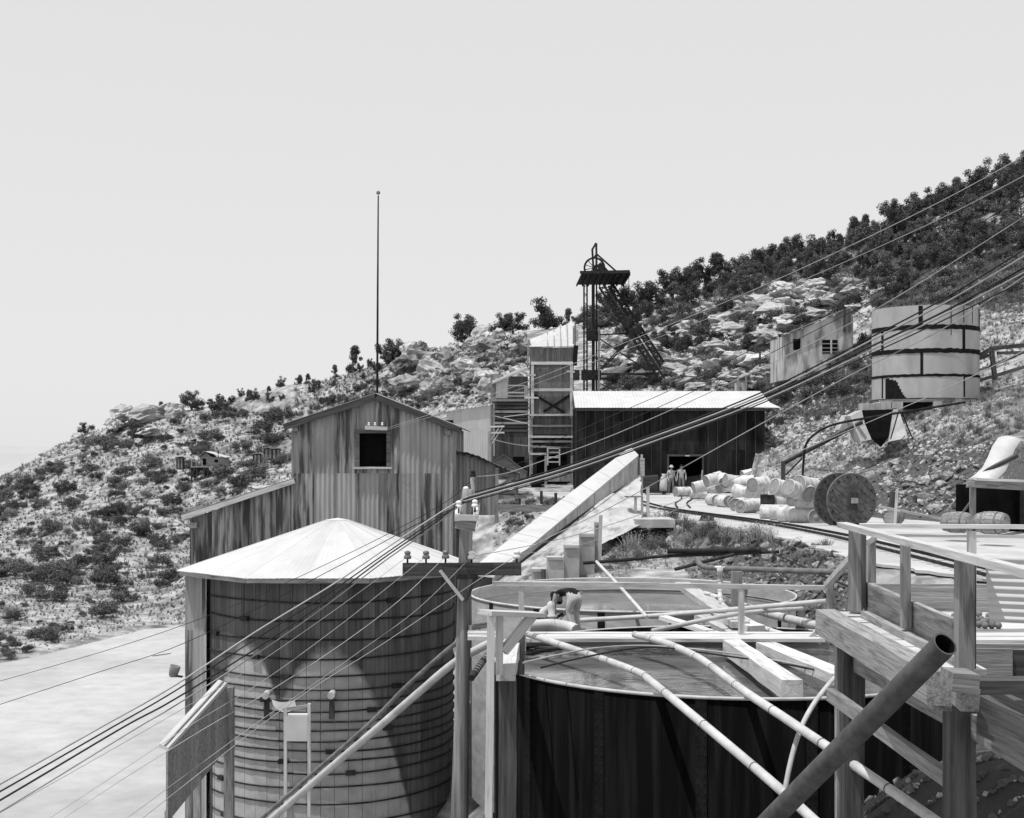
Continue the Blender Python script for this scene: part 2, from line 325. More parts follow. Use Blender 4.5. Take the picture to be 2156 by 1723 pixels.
def hit(u, v, d0=14, d1=215):
    d = d0
    while d < d1:
        if Z(v, d) < zt(X(u, d), d): return Vector((X(u, d), d, zt(X(u, d), d))), d
        d += .4
    return None, None
nx, ny = len(gx), len(gy)
verts = np.stack([XX, YY, H], -1).reshape(-1, 3)
idx = np.arange(nx*ny).reshape(ny, nx)
quads = np.stack([idx[:-1, :-1], idx[:-1, 1:], idx[1:, 1:], idx[1:, :-1]], -1).reshape(-1, 4)
me = bpy.data.meshes.new('hillside'); me.vertices.add(len(verts)); me.vertices.foreach_set('co', verts.ravel())
me.loops.add(len(quads)*4); me.loops.foreach_set('vertex_index', quads.ravel()); me.polygons.add(len(quads))
me.polygons.foreach_set('loop_start', np.arange(0, len(quads)*4, 4)); me.polygons.foreach_set('loop_total', np.full(len(quads), 4))
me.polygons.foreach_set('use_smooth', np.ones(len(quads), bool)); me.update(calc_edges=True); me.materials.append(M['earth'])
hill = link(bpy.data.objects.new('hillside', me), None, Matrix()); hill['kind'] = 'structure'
# far plain out to the horizon, far below the shoulder of the hill
pl = MB().add([(-9000, -200, -75), (9000, -200, -75), (9000, 9000, -75), (-9000, 9000, -75)], [(0, 1, 2, 3)]).to('distant_plain', 'plain'); pl['kind'] = 'structure'
for k, (x0, x1, h0) in enumerate(((-5200, -1500, 140), (-3800, -900, 95))):      # faint mesas on the horizon
    mb = MB(); n = 40; y0 = 8200-k*900
    for i in range(n+1):
        x = x0+(x1-x0)*i/n; h = h0*min(1, 4*i/n, 4*(n-i)/n)*(.75+.5*noise.noise((x*.002, k, 0)))
        mb.v += [Vector((x, y0, -75)), Vector((x, y0+250, -75+max(h, 1)))  , Vector((x, y0+600, -75))]
    for i in range(n):
        a = i*3; mb.f += [(a, a+3, a+4, a+1), (a+1, a+4, a+5, a+2)]
    mb.to('far_mesa', 'plain')['kind'] = 'structure'
# tailings flat on the left, and the dusty yard
def sheet_poly(name, pts, z, mat_, thick=.25, step=None):
    n = len(pts); mb = MB(); mb.prism([(x, y, z-thick) for x, y in pts], (0, 0, thick)); o = mb.to(name, mat_); o['kind'] = 'structure'; return o
tl = [(-120,20),(-40,2),(-18,8),(-7,20),(-3.4,34),(-3.2,50),(-6,72),(-13,84),(-24,90),(-60,86),(-120,80)]
sheet_poly('tailings_flat', tl, -8.0, 'tailings', .5)
random.seed(3)
yd2 = []
for i, (x, y) in enumerate(yd):
    x2, y2 = yd[(i+1) % len(yd)]
    for t in [k_/9 for k_ in range(9)]:
        yd2.append((x+(x2-x)*t+random.uniform(-.17, .17), y+(y2-y)*t+random.uniform(-.17, .17)))
sheet_poly('yard_ground', yd2, .03, 'yard_dust', .07)

# ------------------------------------------------------------ sheet-metal walls and roofs
def sheet(name, o, ux, Ls, bot, top, mat_, parent, pitch=.17, amp=.026, off=0.0, nrm=None):
    """one corrugated sheet: o origin, ux run direction, bot/top heights as functions of the run"""
    o = Vector(o); ux = Vector(ux).normalized(); nrm = nrm or Vector((ux.y, -ux.x, 0))
    n = max(4, int(round(Ls/pitch*4))); v = []; f = []
    for i in range(n+1):
        s = Ls*i/n; w = nrm*(off+amp*math.cos(2*math.pi*s/pitch))
        b, t = bot(s), top(s)
        v += [ux*s+w+Vector((0, 0, b-o.z)), ux*s+w+Vector((0, 0, max(t, b+.01)-o.z))]
    for i in range(n): f.append((2*i, 2*i+2, 2*i+3, 2*i+1))
    me = mkmesh(name, v, f, mat_, True)
    return link(bpy.data.objects.new(name, me), parent, T(o))
def sheet_wall(parent, A, B, bot, top, colw, splits, mats, holes=(), pitch=.17, amp=.026, name='wall_sheet', flat=False):
    A = Vector(A); B = Vector(B); ux = (B-A).normalized(); LL = (B-A).length
    cuts = sorted(set([round(i*colw, 3) for i in range(int(LL/colw)+1)]+[LL]+[h[k] for h in holes for k in (0, 1)]))
    cuts = [c for i, c in enumerate(cuts) if i == 0 or c-cuts[i-1] > .08]
    for s0, s1 in zip(cuts[:-1], cuts[1:]):
        mid = (s0+s1)/2
        zs = [-99]+list(splits)+[99]
        for z0, z1 in zip(zs[:-1], zs[1:]):
            iv = [(z0, z1)]
            for (h0, h1, q0, q1) in holes:
                if h0-.01 < mid < h1+.01:
                    iv = [w for (a, b) in iv for w in ((a, min(b, q0)), (max(a, q1), b)) if w[1]-w[0] > .02]
            for (a, b) in iv:
                fb = lambda s, a=a: max(a, bot(s0+s)); ft = lambda s, b=b: min(b, top(s0+s))
                if max(ft(0)-fb(0), ft(s1-s0)-fb(s1-s0)) < .05: continue
                zo_ = min(fb(0), fb(s1-s0)); p = A+ux*s0
                sheet(name, (p.x, p.y, zo_), ux, s1-s0, fb, ft, random.choice(mats), parent, pitch, 0 if flat else amp, random.uniform(0, .012)+.004)
def roof_sheets(parent, a0, a1, b0, b1, n, mat_, name='roof_sheet', pitch=.2, amp=.012):
    """slope between eave a0-a1 and ridge b0-b1, laid as n overlapping ribbed sheets with a little thickness"""
    a0, a1, b0, b1 = map(Vector, (a0, a1, b0, b1))
    nr = (a1-a0).cross(b0-a0).normalized()
    if nr.z < 0: nr = -nr
    for i in range(n):
        t0, t1 = i/n, (i+1)/n
        lift = nr*(.006*(i % 2)+random.uniform(0, .004))
        m = max(4, int((a1-a0).length/n/pitch*4)); mb = MB()
        for k in range(m+1):
            t = t0+(t1-t0)*k/m; w = nr*(amp*math.cos(2*math.pi*k/4))+lift
            lo = a0.lerp(a1, t)+w; hi = b0.lerp(b1, t)+w
            mb.v += [lo, hi, lo-nr*.02, hi-nr*.02]
        for k in range(m):
            q = 4*k; mb.f += [(q, q+4, q+5, q+1), (q+2, q+3, q+7, q+6), (q, q+2, q+6, q+4), (q+1, q+5, q+7, q+3)]
        q = 4*m; mb.f += [(0, 1, 3, 2), (q, q+2, q+3, q+1)]
        mb.to(name, mat_, parent)
const = lambda z: (lambda s: z)

# ------------------------------------------------------------ mill with the gable
D = 50.
mill = thing('mill_building', 'tall streaked corrugated iron mill with gable, dark open window and lean-to', 'building', (X(793, D), D+5, -8))
xl, xr, xc = X(617, D), X(950, D), X(793, D); zl, zr, zp, zs_ = Z(891, D), Z(899, D), Z(838, D), Z(997, D)
gtop = lambda s: (zl+(zp-zl)*s/(xc-xl) if s < xc-xl else zp+(zr-zp)*(s-(xc-xl))/(xr-xc))
hx0, hx1, hz0, hz1 = X(757, D)-xl, X(814, D)-xl, Z(983, D), Z(912.6, D)
random.seed(11)
sheet_wall(mill, (xl, D, 0), (xr, D, 0), const(-3.2), gtop, .78, [zs_], ['rust_sheet', 'rust_sheet', 'grey_sheet'], [(hx0, hx1, hz0, hz1)])
sheet_wall(mill, (xr, D, 0), (xr, D+12, 0), const(-8), const(zr), .9, [zs_], ['grey_sheet', 'rust_sheet'])
sheet_wall(mill, (xl, D+12, 0), (xl, D, 0), const(-8), const(zl), .9, [zs_], ['rust_sheet'])
MB().box((xl+.05, D+11.9, -8), (xr-.05, D+12, zl)).to('back_wall', 'interior', mill); MB().box((xl+.05, D+3, -8), (xr-.05, D+3.05, 4.0)).to('inner_wall', 'interior', mill)
mb = MB(); mb.box((xl+.05, D+.05, .9), (xr-.05, D+3, .95)); mb.to('loft_floor', 'interior', mill)
rl, rr_ = X(600, D), X(969, D); zrl, zrr, zpk = Z(893, D), Z(899, D), Z(829, D)
f0 = D-.32
roof_sheets(mill, (rl, f0, zrl), (rl, D+12.2, zrl), (xc, f0, zpk), (xc, D+12.2, zpk), 13, 'grey_sheet')
roof_sheets(mill, (rr_, D+12.2, zrr), (rr_, f0, zrr), (xc, D+12.2, zpk), (xc, f0, zpk), 13, 'grey_sheet')
beam('rake_board', (rl, f0+.03, zrl-.13), (xc-.02, f0+.03, zpk-.14), .05, .22, 'wood_dark', mill)
beam('rake_board', (rr_, f0+.03, zrr-.13), (xc+.02, f0+.03, zpk-.14), .05, .22, 'wood_dark', mill)
for x_, z_ in ((xl+.12, zl-.22), (xr-.12, zr-.22)): beam('purlin_end', (x_, D-.3, z_), (x_, D+.2, z_), .2, .18, 'wood_grey', mill)
win = MB(); wx0, wx1 = xl+hx0, xl+hx1
win.box((wx0-.15, D-.07, hz0), (wx0, D+.06, hz1+.14)); win.box((wx1, D-.07, hz0), (wx1+.15, D+.06, hz1+.14)); win.box((wx0, D-.068, hz1), (wx1, D+.06, hz1+.14))
w = win.to('window_frame', 'wood_grey', mill)
beam('window_sill', (wx0-.2, D-.1, hz0-.045), (wx1+.2, D-.1, hz0-.045), .2, .07, 'wood_new', mill)
MB().box((wx0-.01, D+.3, hz0), (wx1+.01, D+.32, hz1)).to('window_recess', 'interior', mill)
for x_ in (xl-.01, xr+.01): beam('corner_board', (x_, D-.03, -3), (x_, D-.03, zr-.15), .07, .09, 'wood_old', mill, up=(0, 1, 0))
# lean-to on the left
lx0, lx1 = X(402, D+.2), xl; ltop = lambda s: Z(1092, D)+(Z(1018, D)-Z(1092, D))*s/(lx1-lx0)
sheet_wall(mill, (lx0, D+.2, 0), (lx1, D+.2, 0), const(-8), ltop, .78, [-2.2], ['rust_sheet', 'rust_sheet', 'grey_sheet'])
sheet_wall(mill, (lx0, D+7, 0), (lx0, D+.2, 0), const(-8), const(Z(1092, D)), .9, [], ['rust_sheet'])
la = (X(384, D), Z(1083, D)); lb = (X(623, D), Z(1006, D))
roof_sheets(mill, (la[0], D-.15, la[1]), (la[0], D+7.2, la[1]), (lb[0], D-.15, lb[1]), (lb[0], D+7.2, lb[1]), 8, 'grey_sheet')
beam('fascia_board', (la[0], D-.12, la[1]-.12), (lb[0]-.03, D-.12, lb[1]-.12), .05, .18, 'wood_new', mill)
beam('purlin_end', (lx0+.15, D-.1, Z(1106, D)), (lx0+.15, D+.3, Z(1106, D)), .25, .2, 'wood_old', mill)
# flagstaff
fp = thing('flagpole', 'slender tall flagpole with ball on top of the mill gable', 'flagpole', (xc, D+.2, zpk))
MB().tube([(xc, D+.2, zpk-.3), (xc+.02, D+.2, Z(600, D)), (xc+.04, D+.2, Z(410, D))], [.045, .035, .025], 8).to('staff', 'dark_iron', fp, True)
MB().add(*(lambda r, c: ([(c[0]+r*math.sin(t)*math.cos(p), c[1]+r*math.sin(t)*math.sin(p), c[2]+r*math.cos(t)) for t in [math.pi*i/8 for i in range(9)] for p in [2*math.pi*j/12 for j in range(12)]], [(i*12+j, i*12+(j+1) % 12, (i+1)*12+(j+1) % 12, (i+1)*12+j) for i in range(8) for j in range(12)]))(.075, (xc+.04, D+.2, Z(404, D)))).to('ball', 'grey_iron', fp, True)
# bracket with insulators over the window
br = thing('wall_bracket', 'pale timber bracket with insulators above the dark mill window', 'bracket', (X(792, D), D-.2, Z(902, D)))
beam('arm', (X(770, D), D-.22, Z(901, D)), (X(817, D), D-.22, Z(903, D)), .12, .14, 'wood_new', br)
beam('strut', (X(793, D), D-.1, Z(890, D)), (X(797, D), D-.1, Z(848, D)), .08, .08, 'wood_old', br)
for u_ in (778, 791, 806):
    MB().lathe([(.02, 0), (.05, .03), (.05, .06), (.03, .08), (.045, .1), (.02, .13)], 10).to('insulator', 'white_china', br, True, local=True, world=T((X(u_, D), D-.22, Z(897, D))))

# curved-roof annexe right of the mill
D2 = 54.
ax = thing('annexe_shed', 'grey corrugated annexe with sagging curved roof edge right of the mill', 'shed', (X(1000, D2), D2, -3))
ptsT = [(950, 948), (985, 953), (1010, 961), (1035, 973), (1062, 985), (1095, 996)]
def ctop(s):
    u_ = CU+(X(950, D2)+s)/D2*F
    for (a, b), (c, d) in zip(ptsT[:-1], ptsT[1:]):
        if u_ <= c: return Z(b+(d-b)*(u_-a)/(c-a), D2)
    return Z(996, D2)
sheet_wall(ax, (X(950, D2), D2, 0), (X(1043, D2), D2, 0), const(Z(1085, D2)), lambda s: ctop(s)-.08, .6, [], ['grey_sheet'])
sheet_wall(ax, (X(1043, D2), D2, 0), (X(1043, D2), D2+4, 0), const(Z(1085, D2)), const(Z(985, D2)), .8, [], ['grey_sheet'])
for (a, b), (c, d) in zip(ptsT[:-1], ptsT[1:]):
    p0, p1 = Vector((X(a, D2), D2-.25, Z(b, D2))), Vector((X(c, D2), D2-.25, Z(d, D2)))
    roof_sheets(ax, p0, p1, p0+Vector((0, 4, -.5)), p1+Vector((0, 4, -.5)), 1, 'rust_sheet')
for u_, v_ in ((962, 953), (978, 955), (994, 959), (1010, 964), (1024, 971)): beam('rafter_end', (X(u_, D2), D2-.2, Z(v_+2, D2)), (X(u_, D2), D2+.3, Z(v_+2, D2)), .09, .1, 'wood_dark', ax)
beam('corner_post', (X(1046, D2), D2-.1, Z(1100, D2)), (X(1046, D2), D2-.1, Z(985, D2)), .14, .14, 'wood_old', ax)
for a, b in (((1050, 1000), (1085, 1001)), ((1050, 1046), (1110, 1047)), ((1053, 1024), (1082, 1004))): beam('frame_timber', at(*a, D2), at(*b, D2), .1, .12, 'wood_old', ax)
beam('corner_post', (X(1088, D2), D2+.1, Z(1060, D2)), (X(1088, D2), D2+.1, Z(996, D2)), .14, .14, 'wood_old', ax)

# pale plain building behind
D3 = 82.
gb = thing('pale_iron_building', 'plain pale sheet-iron building behind the mill roof', 'building', (X(990, D3), D3, 0))
gt = lambda s: Z(868, D3)+(Z(853, D3)-Z(868, D3))*s/(X(1033, D3)-X(940, D3))
sheet_wall(gb, (X(940, D3), D3, 0), (X(1033, D3), D3, 0), const(-2), gt, .9, [Z(905, D3)], ['pale_sheet'], pitch=.11, amp=.008)
sheet_wall(gb, (X(1033, D3), D3, 0), (X(1033, D3), D3+7, 0), const(-2), const(Z(853, D3)), .9, [], ['grey_sheet'])
roof_sheets(gb, (X(938, D3), D3-.15, Z(866, D3)), (X(1035, D3), D3-.15, Z(851, D3)), (X(938, D3), D3+8, Z(866, D3)+.3), (X(1035, D3), D3+8, Z(851, D3)+.3), 4, 'white_roof')

# ------------------------------------------------------------ ore tower with its wing
D4 = 95.
tw = thing('ore_tower', 'tall weathered board ore tower with cross-braced panel and slanting pale top', 'tower', (X(1160, D4), D4+2, 0))
tx0, tx1 = X(1115, D4), X(1208, D4)
def boards(par, x0, x1, y, z0, z1, n, mat_, name='board', slope_=None):
    for i in range(n):
        a = x0+(x1-x0)*i/n; b = x0+(x1-x0)*(i+1)/n
        zt1 = z1 if slope_ is None else slope_((a+b)/2)
        beam(name, ((a+b)/2, y+random.uniform(-.012, .012), z0), ((a+b)/2, y, zt1), .03, (b-a)*.97, mat_, par, up=(1, 0, 0))
boards(tw, tx0, tx1, D4, Z(768, D4), Z(732, D4), 16, 'wood_grey')
boards(tw, tx0+.12, tx1-.12, D4+.05, Z(873, D4), Z(768, D4), 16, 'wood_grey')
boards(tw, tx0+.08, tx1-.15, D4+.02, Z(915, D4), Z(876, D4), 12, 'wood_grey')
boards(tw, tx0+.05, tx1-.15, D4+.06, Z(960, D4), Z(916, D4), 12, 'wood_dark')
MB().box((tx0+.05, D4+.12, 0), (tx1, D4+4, Z(735, D4))).to('inner_wall', 'wood_dark', tw)
for u_, v0, v1 in ((1121, 880, 762), (1203, 880, 762)): beam('corner_post', at(u_, v0, D4-.06), at(u_, v1, D4-.06), .2, .2, 'wood_new', tw)
for u_ in (1118, 1206): beam('corner_post', at(u_, 1015, D4-.02), at(u_, 880, D4-.02), .24, .24, 'wood_old', tw)
for v_ in (765, 821): beam('girt', at(1118, v_, D4-.12), at(1206, v_, D4-.12), .12, .2, 'wood_new', tw)
for v_, m_ in ((874, 'wood_new'), (897, 'wood_old'), (920, 'wood_new'), (930, 'wood_old'), (941, 'wood_old'), (956, 'wood_new')): beam('ledge', at(1116, v_, D4-.18), at(1206 if v_ < 940 else 1150, v_, D4-.18), .3, .14, m_, tw)
for a, b in (((1126, 832), (1188, 869)), ((1144, 868), (1201, 832))): beam('cross_brace', at(*a, D4-.08), at(*b, D4-.08), .06, .16, 'tar', tw)
for a, b in (((1107, 790), (1128, 790)), ((1106, 837), (1134, 838)), ((1193, 782), (1210, 783))): beam('beam_end', at(*a, D4-.3), at(*b, D4-.3), .12, .12, 'wood_new', tw)
# slanting metal-clad top with battens
tb = [at(1114, 730, D4-.2), at(1207, 729, D4-.2), at(1205, 678, D4+2.6), at(1114, 716, D4+1.4)]
mb = MB(); mb.prism(tb, (0, .05, -.03)); topc = mb.to('sloping_cladding', 'pale_sheet', tw)
for t in (.42, .57, .72, .87): beam('batten', tb[0].lerp(tb[1], t)+Vector((0, -.03, 0)), tb[3].lerp(tb[2], t)+Vector((0, -.03, .02)), .05, .06, 'wood_old', topc)
MB().prism([at(1206, 690, D4), at(1218, 696, D4+1), at(1218, 716, D4+1), at(1206, 726, D4)], (0, .1, 0)).to('side_flap', 'pale_sheet', tw)
MB().prism([at(1112, 716, D4), at(1116, 716, D4), at(1113, 768, D4), at(1110, 768, D4)], (0, 3.6, 0)).to('side_cladding', 'wood_old', tw)
beam('drain_pipe', at(1211, 676, D4), at(1211, 742, D4), .1, .1, 'grey_iron', tw)
beam('drain_pipe', at(1213, 728, D4), at(1210, 770, D4), .3, .3, 'tar', tw)
# lower opening with pale ladder frame and ore bin
MB().box((tx0+.5, D4-.1, 0), (tx1-.5, D4+.3, Z(958, D4))).to('chute_mouth', 'interior', tw)
for u_ in (1153, 1178): beam('ladder_rail', at(u_, 980, D4-.6), at(u_, 941, D4-.6), .1, .1, 'wood_new', tw)
for v_ in (944, 953, 963, 973): beam('ladder_rung', at(1153, v_, D4-.6), at(1178, v_, D4-.6), .08, .1, 'wood_new', tw)
boards(tw, X(1150, D4), X(1203, D4), D4-1.6, Z(1013, D4), Z(996, D4), 6, 'wood_old')
for u_ in (1149, 1204, 1214, 1223): beam('post', at(u_, 1020, D4-1.6), at(u_, 960 if u_ < 1205 else 925, D4-1.6), .16, .16, 'wood_old', tw)
MB().box((X(1118, D4-1), D4-1.4, -.2), (X(1140, D4-1), D4-.4, 1.2)).to('doorway', 'interior', tw)
# the wing on the left of the tower
wg = thing('tower_wing', 'lower dark slatted wing with white hatch attached left of the ore tower', 'building', (X(1073, D4), D4+3, 0))
MB().box((X(1036, D4), D4+.7, -.5), (X(1112, D4), D4+5, Z(842, D4))).to('inner_wall', 'wood_dark', wg)
for i, v_ in enumerate(range(843, 912, 8)): beam('slat', at(1036, v_, D4+.55), at(1113, v_, D4+.55), .06, .16, 'wood_dark' if i % 3 else 'wood_old', wg)
boards(wg, X(1036, D4), X(1113, D4), D4+.6, Z(975, D4), Z(912, D4), 10, 'wood_dark')
boards(wg, X(1034, D4+2), X(1060, D4+2), D4+2.4, Z(840, D4+2), Z(789, D4+2), 6, 'wood_old')
boards(wg, X(1044, D4), X(1069, D4), D4+.5, Z(838, D4), Z(796, D4), 2, 'canvas', 'hatch')
beam('roof_edge', at(1035, 808, D4+.4), at(1112, 775, D4+.4), .5, .1, 'white_roof', wg)
MB().prism([at(1036, 806, D4+.4), at(1112, 774, D4+.4), at(1112, 770, D4+4), at(1036, 800, D4+4)], (0, 0, -.06)).to('wing_roof', 'grey_sheet', wg)
for v_ in (812, 827, 834): beam('rail', at(1070, v_, D4+.5), at(1105, v_, D4+.5), .08, .1, 'wood_new', wg)
beam('post', at(1108, 840, D4+.5), at(1108, 812, D4+.5), .3, .12, 'wood_new', wg)
boards(wg, X(1070, D4), X(1112, D4), D4+1.8, Z(840, D4), Z(790, D4), 8, 'wood_old')
for u_ in (1034, 1040): beam('post', at(u_, 960, D4), at(u_, 790 if u_ == 1034 else 850, D4), .1, .1, 'wood_old', wg)
for a, b in (((1036, 875), (1110, 892)), ((1060, 878), (1112, 872))): beam('loose_pole', at(*a, D4), at(*b, D4), .06, .06, 'wood_new', wg)
MB().box((X(1080, D4), D4+.5, Z(992, D4)), (X(1104, D4), D4+.58, Z(962, D4))).to('doorway', 'interior', wg)
# little gabled hut in front of it
D5 = 84.
ht = thing('small_hut', 'small low gabled hut at the foot of the dark wing', 'hut', (X(1070, D5), D5, 0))
hp = [(1037, 972), (1061, 959), (1108, 992)]
MB().prism([at(1037, 1010, D5), at(1108, 1010, D5), at(1108, 994, D5), at(1061, 961, D5), at(1037, 974, D5)], (0, 3, 0)).to('wall', 'wood_old', ht)
roof_sheets(ht, at(1110, 995, D5-.2), at(1110, 995, D5+3.2), at(1061, 958, D5-.2), at(1061, 958, D5+3.2), 3, 'grey_sheet')
roof_sheets(ht, at(1034, 974, D5-.2), at(1034, 974, D5+3.2), at(1061, 958, D5-.2), at(1061, 958, D5+3.2), 3, 'grey_sheet')
# wing's power pole with two short arms
pp = thing('far_power_pole', 'thin power pole with two short pale crossarms before the dark wing', 'pole', at(1030, 985, 78))
beam('post', at(1029, 1000, 78), at(1030, 908, 78), .16, .16, 'wood_old', pp)
for v_ in (899, 912): beam('crossarm', at(1032, v_, 78), at(1062, v_-1, 78), .09, .09, 'wood_new', pp)
beam('brace', at(1031, 930, 78), at(1050, 902, 78), .06, .06, 'wood_new', pp); beam('brace', at(1036, 934, 78), at(1058, 900, 78), .06, .06, 'wood_new', pp)
for a, b in (((1032, 924), (1206, 944)),): pipe('service_wire', [at(1032, 924, 78), at(1100, 938, 86), at(1206, 943, D4-.3)], .03, 'wire_pale', pp, 5)

# ------------------------------------------------------------ long dark shed
D6 = 90.
sh = thing('long_dark_shed', 'long black-walled shed with bright white roof and open doorway', 'shed', (X(1400, D6), D6+3, 0))
sx0, sx1 = X(1213, D6), X(1612, D6); ze, zrdg = Z(859, D6), Z(824, D6+3)
dx0, dx1, dz = X(1408, D6)-sx0, X(1478, D6)-sx0, Z(961, D6)
random.seed(5)
sheet_wall(sh, (sx0, D6, 0), (sx1, D6, 0), const(-.2), const(ze), .62, [Z(900, D6)+.4, Z(948, D6)], ['tarpaper'], [(dx0, dx1, -.3, dz)], flat=True, name='wall_panel')
for i in range(0, 22): 
    s_ = sx0+i*.62
    if not (dx0-.1 < s_-sx0 < dx1+.1): beam('batten', (s_, D6-.03, -.1), (s_, D6-.03, ze), .03, .05, 'wood_dark', sh)
sheet_wall(sh, (sx0, D6+6, 0), (sx0, D6, 0), const(0), const(ze), 1.2, [], ['tarpaper'], flat=True, name='wall_panel')
MB().prism([(sx0, D6+.1, ze), (sx0, D6+6, ze), (sx0, D6+3, zrdg-.08)], (.05, 0, 0)).to('gable_end', 'wood_dark', sh)
MB().box((sx0+.1, D6+5.9, 0), (sx1, D6+6, ze)).to('back_wall', 'interior', sh)
MB().box((sx0+.1, D6+4, 0), (sx1, D6+4.1, ze)).to('inner_wall', 'interior', sh)
rp = (X(1208, D6), X(1598, D6+3), X(1640, D6))
roof_sheets(sh, (X(1210, D6), D6-.4, ze), (X(1628, D6), D6-.4, ze-.02), (X(1206, D6+3), D6+3, zrdg), (X(1600, D6+3), D6+3, zrdg), 16, 'white_roof')
roof_sheets(sh, (X(1628, D6), D6+6.4, ze), (X(1210, D6), D6+6.4, ze-.02), (X(1600, D6+3), D6+3, zrdg), (X(1206, D6+3), D6+3, zrdg), 16, 'white_roof')
MB().prism([(X(1560, D6), D6-.42, ze+.02), (X(1641, D6), D6-.5, ze-.03), (X(1622, D6+1), D6+.7, ze+.3), (X(1580, D6+1), D6+.6, ze+.22)], (0, 0, .03)).to('loose_roof_sheet', 'white_roof', sh)
beam('eave_board', (sx0, D6-.15, ze-.13), (sx1, D6-.15, ze-.13), .06, .16, 'wood_dark', sh)
for x_ in (sx0+dx0-.06, sx0+dx1+.06): beam('door_post', (x_, D6-.06, -.05), (x_, D6-.06, dz+.12), .12, .12, 'wood_dark', sh)
beam('door_header', (sx0+dx0-.1, D6-.08, dz+.06), (sx0+dx1+.1, D6-.08, dz+.06), .1, .12, 'wood_dark', sh)
beam('door_strip', at(1443, 960, D6-.12), at(1452, 960, D6-.12), .04, .06, 'white_china', sh)
beam('leaning_board', at(1475, 1036, D6-.5), at(1479, 990, D6-.1), .1, .05, 'wood_old', sh)
# junk by the doorway
jb = thing('sack_truck', 'low hand truck loaded with dark crate beside the shed door', 'cart', at(1375, 1036, 87))
beam('bed', at(1358, 1037, 87), at(1408, 1038, 87), .9, .08, 'wood_dark', jb)
MB().prism([at(1356, 1032, 87), at(1384, 1034, 87), at(1386, 1002, 87), at(1356, 1005, 87)], (0, .8, .05)).to('crate', 'wood_dark', jb)
for u_, v_ in ((1362, 1034), (1398, 1035)): MB().lathe([(.14, -.03), (.14, .03)], 12).to('wheel', 'dark_iron', jb, True, local=True, world=T(at(u_, v_+3, 86.5)) @ Matrix.Rotation(R(90), 4, 'X'))
sk = thing('standing_sack', 'pale standing sack leaning beside the dark crate by the shed door', 'sack', at(1398, 1034, 87))
MB().lathe([(.16, 0), (.24, .1), (.25, .5), (.22, .85), (.12, 1.05), (.16, 1.15)], 12).to('sack_body', 'canvas', sk, True, local=True, world=T(at(1396, 1036, 87)) @ Matrix.Rotation(.06, 4, 'Y'))

# ------------------------------------------------------------ headframe
DH = 112.
hf = thing('headframe', 'dark steel mine headframe with sheave wheel, deck and lattice back legs', 'headframe', at(1260, 823, DH))
zg = Z(823, DH)-3
MB().prism([at(1225, 577, DH), at(1325, 575, DH), at(1310, 600, DH+5.5), at(1214, 600, DH+5.5)], (0, 0, .12)).to('deck', 'dark_iron', hf)
for i in range(9):
    t = i/8; beam('deck_joist', at(1225, 577, DH).lerp(at(1325, 575, DH), t)-Vector((0, 0, .07)), at(1214, 600, DH+5.5).lerp(at(1310, 600, DH+5.5), t)-Vector((0, 0, .07)), .1, .14, 'dark_iron', hf)
beam('deck_edge', at(1221, 574, DH), at(1326, 572, DH), .1, .24, 'dark_iron', hf)
beam('deck_edge', at(1326, 576, DH), at(1311, 600, DH+5.5), .1, .3, 'dark_iron', hf)
for u_, w_ in ((1229.5, .13), (1236, .13), (1249, .24), (1256, .12)):
    beam('leg', (X(u_, DH+2), DH+2, zg), (X(u_, DH+2), DH+2, Z(598, DH+2)), w_, w_*1.6, 'dark_iron', hf)
for i in range(22):
    v_ = 606+i*10; beam('lacing', at(1229.5, v_, DH+1.9), at(1236, v_+(7 if i % 2 else -7), DH+1.9), .03, .05, 'dark_iron', hf)
cxw, czw = X(1251.6, DH+2.5), Z(564.4, DH+2.5); rw = 21*(DH+2.5)/F
mb = MB(); n = 36; ring = [Vector((cxw+rw*math.cos(2*math.pi*k/n), DH+2.5, czw+rw*math.sin(2*math.pi*k/n))) for k in range(n+1)]
shv = mb.tube(ring, .085, 6, False).to('sheave_wheel', 'dark_iron', hf, True)
for k in range(6):
    a = math.pi*k/6+.2; c_ = Vector((cxw, DH+2.5, czw)); d_ = Vector((math.cos(a), 0, math.sin(a)))*rw
    beam('spoke', c_-d_, c_+d_, .05, .06, 'dark_iron', shv)
MB().lathe([(.2, -.25), (.2, .25)], 14).to('hub', 'dark_iron', shv, True, local=True, world=T((cxw, DH+2.5, czw)) @ Matrix.Rotation(R(90), 4, 'X'))
for p, q, w_ in (((1247, 524), (1250, 578), .16), ((1255.5, 513), (1256, 578), .17), ((1247, 526), (1255, 512), .16), ((1256, 535), (1301, 575), .13), ((1256, 535), (1249, 545), .12), ((1268, 562), (1281, 576), .3), ((1262, 556), (1272, 577), .45), ((1250, 566), (1264, 577), .35)):
    beam('top_frame', at(*p, DH+1.5), at(*q, DH+1.5), w_, w_, 'dark_iron', hf)
beam('bearing_block', at(1250, 575, DH+2), at(1268, 575, DH+2), .5, .6, 'dark_iron', hf)
